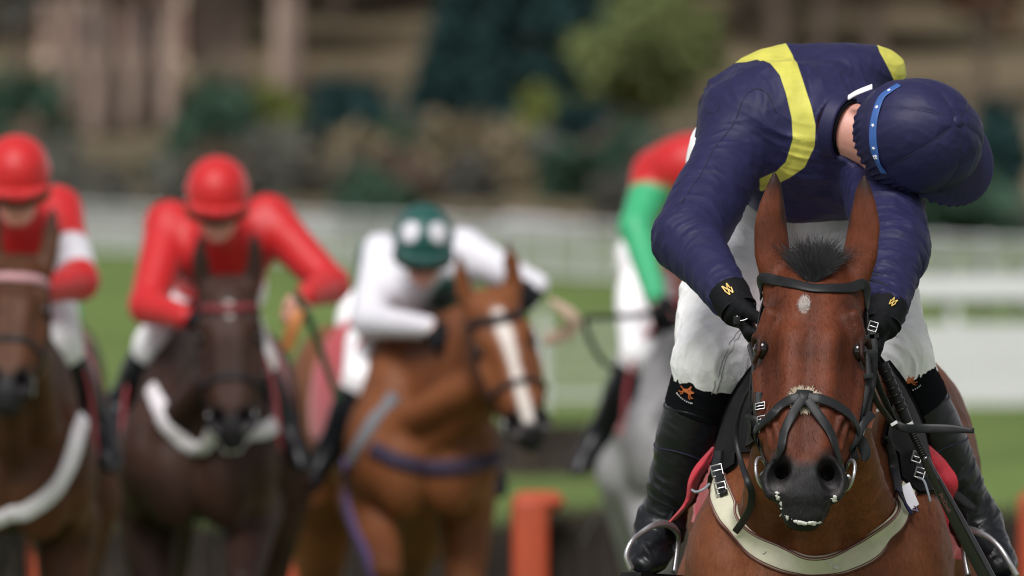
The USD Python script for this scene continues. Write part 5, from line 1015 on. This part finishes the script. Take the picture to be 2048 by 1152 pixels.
for i in range(m_):
    a = (i / (m_ - 1) - .5) * 2.7; c_ = max(math.cos(a * 1.12), 0) ** .6; Pk.add(loft(A(math.sin(a) * .095, math.cos(a) * .112 - .004, .050), A(math.sin(a) * (.106 + .014 * c_), math.cos(a) * .122 + .070 * c_, .034 + .006 * (1 - c_)), np.cross(huv, hrv * math.sin(a) + hfv * math.cos(a)), [0, 1], [.013, .014], [.0045, .004], cap=.004), .012)
Vp, Fp = largest(*solid(Pk, .003)); peak = obj('peak', (Vp, Fp), M['navy'], cap)
for px, py in ((1957, 335), (1913, 384)):
    c, n0 = d.hit(px, py, 22.2, 22.9, .004); rs = np.random.default_rng(px); obj('ribbon_tie', join(*[tube([c + rs.normal(0, .003, 3), c + n0 * .006 + rs.normal(0, .008, 3), c + n0 * .003 + rs.normal(0, .012, 3)], .0022, 14, 6) for _ in range(7)]), M['navy'], cap)
# goggle elastic: blue with white stars
sp = [(1798, 170), (1780, 181), (1762, 197), (1750, 232), (1746, 265), (1748, 297), (1756, 325), (1768, 346)]
q, nn_ = d.hit([x[0] for x in sp], [x[1] for x in sp], 22.2, 22.9, .003); end = d.project(np.array([A(.08, .09, .0), A(.05, .11, -.01)]), .003)[0]
band = obj('goggle_elastic', strap(q, .0082, .002, nn_, 80), M['strap_blue'], cap)
Q = spline(np.hstack([q, nn_]), 60)
star_ = trimesh.creation.extrude_polygon(Polygon([((.0046 if k % 2 == 0 else .0019) * math.cos(k * math.pi / 5), (.0046 if k % 2 == 0 else .0019) * math.sin(k * math.pi / 5)) for k in range(10)]), .0006, engine='earcut')
for f in (.09, .26, .42, .58):
    i = int(f * 59); T = nrm(Q[i + 1, :3] - Q[i, :3]); obj('star_print', place_flat(star_, Q[i, :3] + nrm(Q[i, 3:]) * .0025, T, np.cross(nrm(Q[i, 3:]), T)), M['white_tape'], band)
for f in (.72, .745, .77, .795):
    i = int(f * 59); T = nrm(Q[i + 1, :3] - Q[i, :3]); N0 = nrm(Q[i, 3:]); B_ = np.cross(N0, T); obj('strap_print', tube([Q[i, :3] + N0 * .0026 + B_ * x + T * y for x, y in ((-.005, 0), (-.002, .0018), (.001, -.001), (.0035, .0015), (.005, 0))], .0007, 16, 5), M['white_tape'], band)
obj('strap_clip', rbox(P(1713, 271, 22.60), (.007, .005, .011)), M['rubber'], cap)
obj('chin_strap', strap([P(1716, 262, 22.615), P(1735, 320, 22.60), P(1765, 352, 22.60)], .006, .003, np.array([(-.6, -.75, -.2)] * 3), 30), M['leather'], cap)
gq = [A(.086 * math.sin(a), .104 * math.cos(a) - .004, -.006) for a in np.linspace(-1.25, 1.25, 13)]; obj('goggles', strap(gq, .022, .014, [nrm(x - A(0, -.02, 0)) for x in gq], 40), M['dark_glass'], cap)
# stirrups belong to the saddle they hang from
for i in (0, 1):
    s = (-1, 1)[i]; c = (P(1300, 1118, 22.86), P(1990, 1122, 22.86))[i]; tdir = nrm(j['toe'][i] - j['an'][i]); sd = nrm(np.cross(tdir, [0, 0, 1])); sd = sd * np.sign(sd[0]); uu = nrm(j['kn'][i] - j['an'][i] - .0 * tdir)
    pts_px = ([(1262, 1140), (1252, 1112), (1262, 1085), (1280, 1068), (1306, 1052), (1330, 1049), (1349, 1062), (1354, 1085), (1348, 1146)], [(2034, 1152), (2017, 1122), (2000, 1096), (1978, 1076), (1955, 1065), (1940, 1062), (1932, 1072), (1929, 1105), (1936, 1152)])[i]
    Yd = (np.array([22.74, 22.74, 22.75, 22.77, 22.79, 22.82, 22.86, 22.88, 22.86]),) * 2
    pp = [P(x, y, yy) for (x, y), yy in zip(pts_px, Yd[i])]; st = thing_part('stirrup', horse)
    tg = nrm(np.gradient(spline(pp, 9), axis=0)[4]); nv = np.array([-.35 * s, -.85, .35])
    obj('stirrup_iron', strap(pp, [.0065, .0052, .0052, .006, .008, .008, .006, .0052, .0065], .007, np.array([nv] * len(pp)), 70), M['steel'], st)
    obj('tread', rbox((pp[0] + pp[-1]) / 2 + np.array([0, .03, -.010]), (np.linalg.norm(pp[0] - pp[-1]) / 2, .025, .005), frame((pp[-1] - pp[0]), (0, 0, 1))[::-1][0:1] + frame((pp[-1] - pp[0]), (0, 0, 1))[:2] if False else [nrm(pp[-1] - pp[0]), nrm(np.cross([0, 0, 1], pp[-1] - pp[0])), np.cross(nrm(pp[-1] - pp[0]), nrm(np.cross([0, 0, 1], pp[-1] - pp[0])))]), M['rubber'], st)
    k1 = lerp(pp[5], pp[6], .3); obj('stirrup_leather', strap([k1, lerp(k1, fg.W(s * .285, .2, 1.30), .5) , fg.W(s * .285, .2, 1.34)], .012, .005, np.array([(s * .8, -.55, 0)] * 3), 30), M['leather'], st)
loose('strap_end', [P(1905, 985, 22.80), P(1925, 1000, 22.80), P(1940, 1012, 22.80), P(1948, 1017, 22.80)], [.009, .009, .009, .006], .004, nv=(.3, -.95, 0), parent=horse)
# the whip in his hand
h0, h1, h2, h3 = P(1764, 728, 22.20), P(1815, 845, 22.22), P(1868, 955, 22.24), P(1985, 1175, 22.28)
whip = thing('whip', 'black padded racing whip hanging from the right glove of the navy jockey', 'whip', h0)
obj('grip', tube([h0, lerp(h0, h1, .5), h1], [.0125, .0115, .0105], 40, 14), M['rubber'], whip)
obj('grip_ridge', join(*[tube([lerp(h0, h1, f) + (frame(h1 - h0, (0, 1, 0))[0] * math.cos(t) + frame(h1 - h0, (0, 1, 0))[1] * math.sin(t)) * .0118 for t in np.linspace(0, 2 * math.pi, 13)], .0022, 24, 6) for f in (.12, .26, .40, .52, .64, .76)]), M['rubber'], whip)
obj('collar', tube([lerp(h1, h2, .0), lerp(h1, h2, .07)], [.0105, .0095], 6, 14), M['white_web'], whip)
obj('shaft', tube([h1, h2], [.0068, .0072], 30, 12), M['rubber'], whip)
obj('binding', join(*[tube([lerp(h1, h2, f) + (frame(h2 - h1, (0, 1, 0))[0] * math.cos(t) + frame(h2 - h1, (0, 1, 0))[1] * math.sin(t)) * .0075 for t in np.linspace(0, 2 * math.pi, 11)], .0016, 20, 6) for f in np.linspace(.12, .62, 13)]), M['rubber'], whip)
wd = nrm(h3 - h2); ws = nrm(np.cross(wd, [0, -1, .1])); wn = np.cross(ws, wd); wn = wn if wn[1] < 0 else -wn
obj('padded_flap', strap([lerp(h1, h2, .62), lerp(h1, h2, .74), h2, lerp(h2, h3, .5), h3], [.0085, .012, .0145, .0155, .0155], .011, np.array([wn] * 5), 60), M['whip_pad'], whip)
obj('flap_rib', tube([lerp(h2, h3, .02) + ws * -.006 * np.sign(ws[0]) * -1 + wn * .0125, h3 + ws * .006 * np.sign(ws[0]) + wn * .0125], .0022, 10, 6), M['whip_pad'], whip)
t_ = meshkit.text_mesh('ProCush', .0075, .0006); t_.apply_translation([0, -.004, 0]); obj('lettering', place_flat(t_, lerp(h2, h3, .13) + wn * .0126 - ws * np.sign(ws[0]) * .005, wd, np.cross(wn, wd)), M['whip_print'], whip)
# ---------------------------------------------------------------- the field behind: horses and riders
RED, GRN, WHT, DGR = (.45, .013, .015), (.032, .33, .145), (.60, .60, .64), (.008, .065, .055)
M['pink_fleece'] = plain('pink_fleece', (.40, .22, .235), rough=.95, noise=.2, scale=60, bump=.5); M['maroon'] = plain('maroon_band', (.12, .012, .016), rough=.7)
M['purple_web'] = plain('purple_webbing', (.085, .055, .15), rough=.8); M['dark_purple'] = plain('dark_purple_webbing', (.022, .012, .032), rough=.8); M['grey_web'] = plain('grey_webbing', (.13, .135, .15), rough=.8)
M['green_stick'] = plain('green_whip', (.015, .07, .025), rough=.4); M['orange_flap'] = plain('orange_flap', (.50, .19, .06), rough=.6); M['tan_flap'] = plain('tan_flap', (.45, .33, .25), rough=.6)
def local(h_o, yaw, w): c, s = math.cos(yaw), math.sin(yaw); q = np.array(w, float) - np.array(h_o); return (c * q[0] + s * q[1], -s * q[0] + c * q[1], q[2])
def world_dir(yaw, d): c, s = math.cos(yaw), math.sin(yaw); return (c * d[0] + s * d[1], -s * d[0] + c * d[1], d[2])
def at_ground(px, Y): p = P(px, 0, Y); p[2] = 0; return p
def one(name, label, px, Y, yaw, pollpx, pollY, dw, **kw):
    O = at_ground(px, Y); return background_horse(name, label, O, yaw, local(O, yaw, P(*pollpx, pollY)), world_dir(yaw, dw), **kw)
def band(h, name, pts, hw, mat, Y0, Y1, th=.010):
    obj(name, on_strap(h.S, h.S.hit([p[0] for p in pts], [p[1] for p in pts], Y0, Y1, .004)[0], hw, th, 50, 5)[0], mat, h.t)
star2 = lambda u, s, v, n2: 1.6 - ((u - .004) / .016) ** 2 - ((s - .085) / .028) ** 2
blaze = lambda u, s, v, n2: (1.35 - ((u + .002) / np.interp(s, [.05, .12, .25, .45], [.020, .030, .019, .022])) ** 2) * sstep(.03, .06, s) * sstep(.47, .44, s)
h1 = one('horse', 'bay horse with pink fleece browband, half cut off by the picture edge', 25, 35.75, 0.04, (38, 535), 35.0, (-.05, -.62, -.78), base=(.070, .028, .013), dark=(.022, .010, .006), browband=M['pink_fleece'], legs=1, seed=2)
band(h1, 'breast_girth', [(168, 835), (158, 865), (132, 945), (82, 1005), (0, 1040), (-80, 1005), (-120, 900)], .025, M['white_web'], 34, 37)
h2 = one('horse', 'dark brown horse with white breast girth and maroon browband under the red jockey', 402, 37.75, 0.0, (456, 582), 37.0, (.035, -.36, -.93), base=(.040, .0195, .014), dark=(.014, .008, .0065), face=star2, browband=M['maroon'], legs=0, seed=3)
band(h2, 'breast_girth', [(300, 775), (322, 830), (355, 875), (410, 902), (470, 900), (515, 870), (540, 815)], .026, M['white_web'], 36.3, 39)
h3 = one('horse', 'chestnut horse with broad white blaze and purple breast band turning its head', 825, 39.3, 0.13, (985, 605), 38.55, (.27, -.34, -.90), base=(.165, .058, .022), dark=(.085, .028, .011), face=blaze, legs=1, seed=4)
band(h3, 'breast_girth', [(742, 895), (790, 920), (860, 936), (940, 930), (1000, 912)], .028, M['dark_purple'], 37.5, 40)
band(h3, 'shoulder_strap', [(790, 790), (755, 830), (725, 875), (700, 925)], .024, M['grey_web'], 37.5, 40.2)
band(h3, 'purple_strap', [(690, 925), (690, 985), (705, 1055), (735, 1125), (760, 1180)], .024, M['purple_web'], 37.5, 40.5)
h4 = one('horse', 'pale grey horse half hidden by the leading jockey\'s boot', 1392, 40.75, 0.0, (1440, 580), 40.0, (0, -.5, -.86), base=(.28, .28, .285), dark=(.15, .15, .155), grey=True, legs=1, seed=5)
h5 = one('horse', 'dark horse almost wholly hidden behind the bay horse at the edge', 40, 46.2, 0.0, (60, 600), 45.5, (0, -.5, -.86), base=(.05, .025, .018), dark=(.02, .011, .009), legs=0, seed=6)
HD = dict(hd=[(.5, -.6, -.5), (-.5, -.6, -.5)], curl=[(.5, .2, -.5), (-.5, .2, -.5)], thumb=[(0, -.3, .9), (0, -.3, .9)])
full = lambda c: (lambda V, o: np.array(c) * np.ones((len(V), 1)))
fullcap = lambda c: (lambda V, A, ax: np.array(c) * np.ones((len(V), 1)))
def Q(Y, **k): return {n: ([P(*v[0][:2], Y + v[0][2]), P(*v[1][:2], Y + v[1][2])] if isinstance(v[0], tuple) else P(v[0], v[1], Y + v[2])) for n, v in k.items()}
J1 = Q(35.75, chest=(32, 480, 0), waist=(30, 520, .35), pelvis=(30, 560, .75), neck=(34, 425, -.2), head=(34, 366, -.38), sh=[(-62, 432, -.02), (112, 425, -.02)], el=[(-110, 570, -.25), (158, 562, -.25)], wr=[(-20, 600, -.52), (75, 585, -.52)], hip=[(-20, 600, .6), (85, 600, .6)], kn=[(-60, 690, -.02), (118, 690, -.05)], an=[(-130, 850, .1), (196, 850, .1)], toe=[(-150, 930, -.05), (222, 935, -.05)]) | HD | dict(up=(0, -.38, .92), fwd=(.05, -.92, -.38))
def silks1(V, o):
    C = np.array(RED) * np.ones((len(V), 1)); e, w, s = o['j']['el'], o['j']['wr'], o['j']['sh']
    for i in (0, 1):
        ax_ = nrm(e[i] - s[i]); t = (V - s[i]) @ ax_ / np.linalg.norm(e[i] - s[i]); m = (poly_dist(V, [s[i], e[i]])[0] < .11); C = mixc(C, WHT, m * sstep(.50, .56, t) * sstep(.92, .86, t))
    return C
jockey('person', 'jockey in red silks with a white armband, cut off by the picture edge', J1, silks1, fullcap(RED))
J2 = Q(37.75, chest=(440, 505, -.02), waist=(436, 545, .35), pelvis=(432, 575, .8), neck=(438, 455, -.22), head=(435, 404, -.40), sh=[(340, 452, -.05), (537, 440, -.05)], el=[(296, 612, -.30), (662, 570, -.25)], wr=[(372, 636, -.50), (612, 592, -.48)], hip=[(380, 620, .6), (452, 625, .6)], kn=[(312, 690, -.10), (508, 722, .05)], an=[(240, 805, .05), (572, 850, .10)], toe=[(218, 875, -.08), (606, 935, -.02)]) | HD | dict(up=(0, -.36, .93), fwd=(0, -.93, -.36), hd=[(.6, -.5, .1), (-.25, -.5, -.75)])
jockey('person', 'jockey all in red with red cap and dark goggles on the dark brown horse', J2, full(RED), fullcap(RED), skin_hands=(1,))
J3 = Q(39.3, chest=(838, 575, 0), waist=(815, 615, .35), pelvis=(775, 650, .65), neck=(845, 545, -.2), head=(847, 496, -.40), sh=[(762, 515, .0), (925, 505, -.05)], el=[(738, 640, -.22), (1010, 545, -.15)], wr=[(858, 655, -.48), (1078, 572, -.35)], hip=[(752, 690, .15), (840, 700, .6)], kn=[(728, 758, -.14), (880, 770, .35)], an=[(655, 905, -.10), (960, 900, .6)], toe=[(608, 985, -.20), (1000, 985, .5)]) | HD | dict(up=(.03, -.42, .90), fwd=(0, -.90, -.42))
def silks3(V, o): d, _ = poly_dist(V, [o['j']['chest'] + [.10, -.16, -.02], o['j']['chest'] + [.12, -.12, -.10]]); e, _ = poly_dist(V, [o['j']['sh'][0] + [-.06, 0, .05], o['j']['el'][0] + [-.09, 0, -.05]]); return mixc(mixc(np.array(WHT) * np.ones((len(V), 1)), DGR, sstep(.07, .05, d)), DGR, sstep(.045, .03, e))
def cap3(V, A, ax):
    C = np.array(DGR) * np.ones((len(V), 1))
    for s in (-1, 1):
        for (y, z) in ((.085, .10), (-.05, .09)): C = mixc(C, WHT, sstep(.042, .036, np.linalg.norm((V - A(s * .055, y, z)) , axis=1)))
    return C
jockey('person', 'jockey in white silks and green spotted cap reaching out his arm on the chestnut', J3, silks3, cap3)
J4 = Q(40.75, chest=(1405, 350, -.05), waist=(1380, 420, .3), pelvis=(1325, 520, .6), neck=(1470, 330, -.25), head=(1510, 300, -.4), sh=[(1312, 350, -.05), (1500, 350, -.05)], el=[(1272, 455, -.25), (1560, 470, -.25)], wr=[(1312, 598, -.45), (1500, 600, -.45)], hip=[(1290, 600, .5), (1440, 600, .5)], kn=[(1282, 705, .0), (1530, 705, .0)], an=[(1200, 865, .15), (1600, 865, .15)], toe=[(1152, 945, .05), (1640, 945, .05)]) | HD | dict(bulk=1.15, up=(0, -.3, .95), fwd=(0, -.95, -.3), hd=[(.2, -.5, -.8), (-.2, -.5, -.8)])
def silks4(V, o):
    C = np.array(RED) * np.ones((len(V), 1))
    for i in (0, 1):
        s, e, w = o['j']['sh'][i], o['j']['el'][i], o['j']['wr'][i]; t = (V - s) @ nrm(e - s) / np.linalg.norm(e - s); d, al = poly_dist(V, [s, e, w]); C = mixc(C, GRN, (d < .12) * sstep(.38, .46, t))
    return C
jockey('person', 'jockey with red body and green sleeves on the grey, mostly behind the leader', J4, silks4, fullcap(RED))
J5 = Q(46.2, chest=(50, 520, 0), waist=(48, 560, .35), pelvis=(48, 590, .75), neck=(50, 475, -.2), head=(48, 440, -.38), sh=[(-20, 505, 0), (88, 505, 0)], el=[(-40, 640, -.2), (130, 630, -.2)], wr=[(10, 670, -.5), (98, 675, -.45)], hip=[(0, 620, .6), (80, 620, .6)], kn=[(-20, 700, 0), (100, 700, 0)], an=[(-60, 820, .1), (120, 820, .1)], toe=[(-80, 880, 0), (140, 880, 0)]) | HD | dict(up=(0, -.38, .92), fwd=(0, -.92, -.38))
jockey('person', 'hidden jockey whose green sleeve shows beside the white armband rider', J5, silks4, fullcap(RED))
# whips and reins in hands
w = thing('whip', 'thin green whip with orange flap in the bare hand of the red jockey', 'whip', P(612, 592, 37.2)); obj('stick', tube([P(592, 585, 37.2), P(625, 655, 37.25), P(676, 800, 37.35)], [.014, .013, .011], 20, 8), M['green_stick'], w); obj('flap', strap([P(598, 620, 37.15), P(588, 650, 37.15), P(572, 700, 37.18)], [.018, .024, .02], .010, np.array([(0, -1, 0)] * 3), 16), M['orange_flap'], w)
w = thing('whip', 'pale whip flap curling from the black glove of the white silked jockey', 'whip', P(1095, 590, 38.9)); obj('flap', strap([P(1100, 600, 38.85), P(1135, 625, 38.85), P(1148, 645, 38.86), P(1128, 668, 38.9), P(1090, 680, 38.95)], [.010, .02, .026, .026, .018], .010, np.array([(0, -1, 0)] * 5), 24), M['tan_flap'], w)
w = thing('whip', 'black whip held level by the green sleeved jockey on the grey', 'whip', P(1320, 625, 40.2)); obj('stick', tube([P(1335, 622, 40.25), P(1260, 632, 40.2), P(1168, 636, 40.15)], [.014, .012, .011], 16, 8), M['rubber'], w); obj('loop', tube([P(1168, 636, 40.15), P(1178, 675, 40.15), P(1205, 722, 40.17), P(1240, 742, 40.2)], [.011, .010, .010, .008], 20, 8), M['rubber'], w)
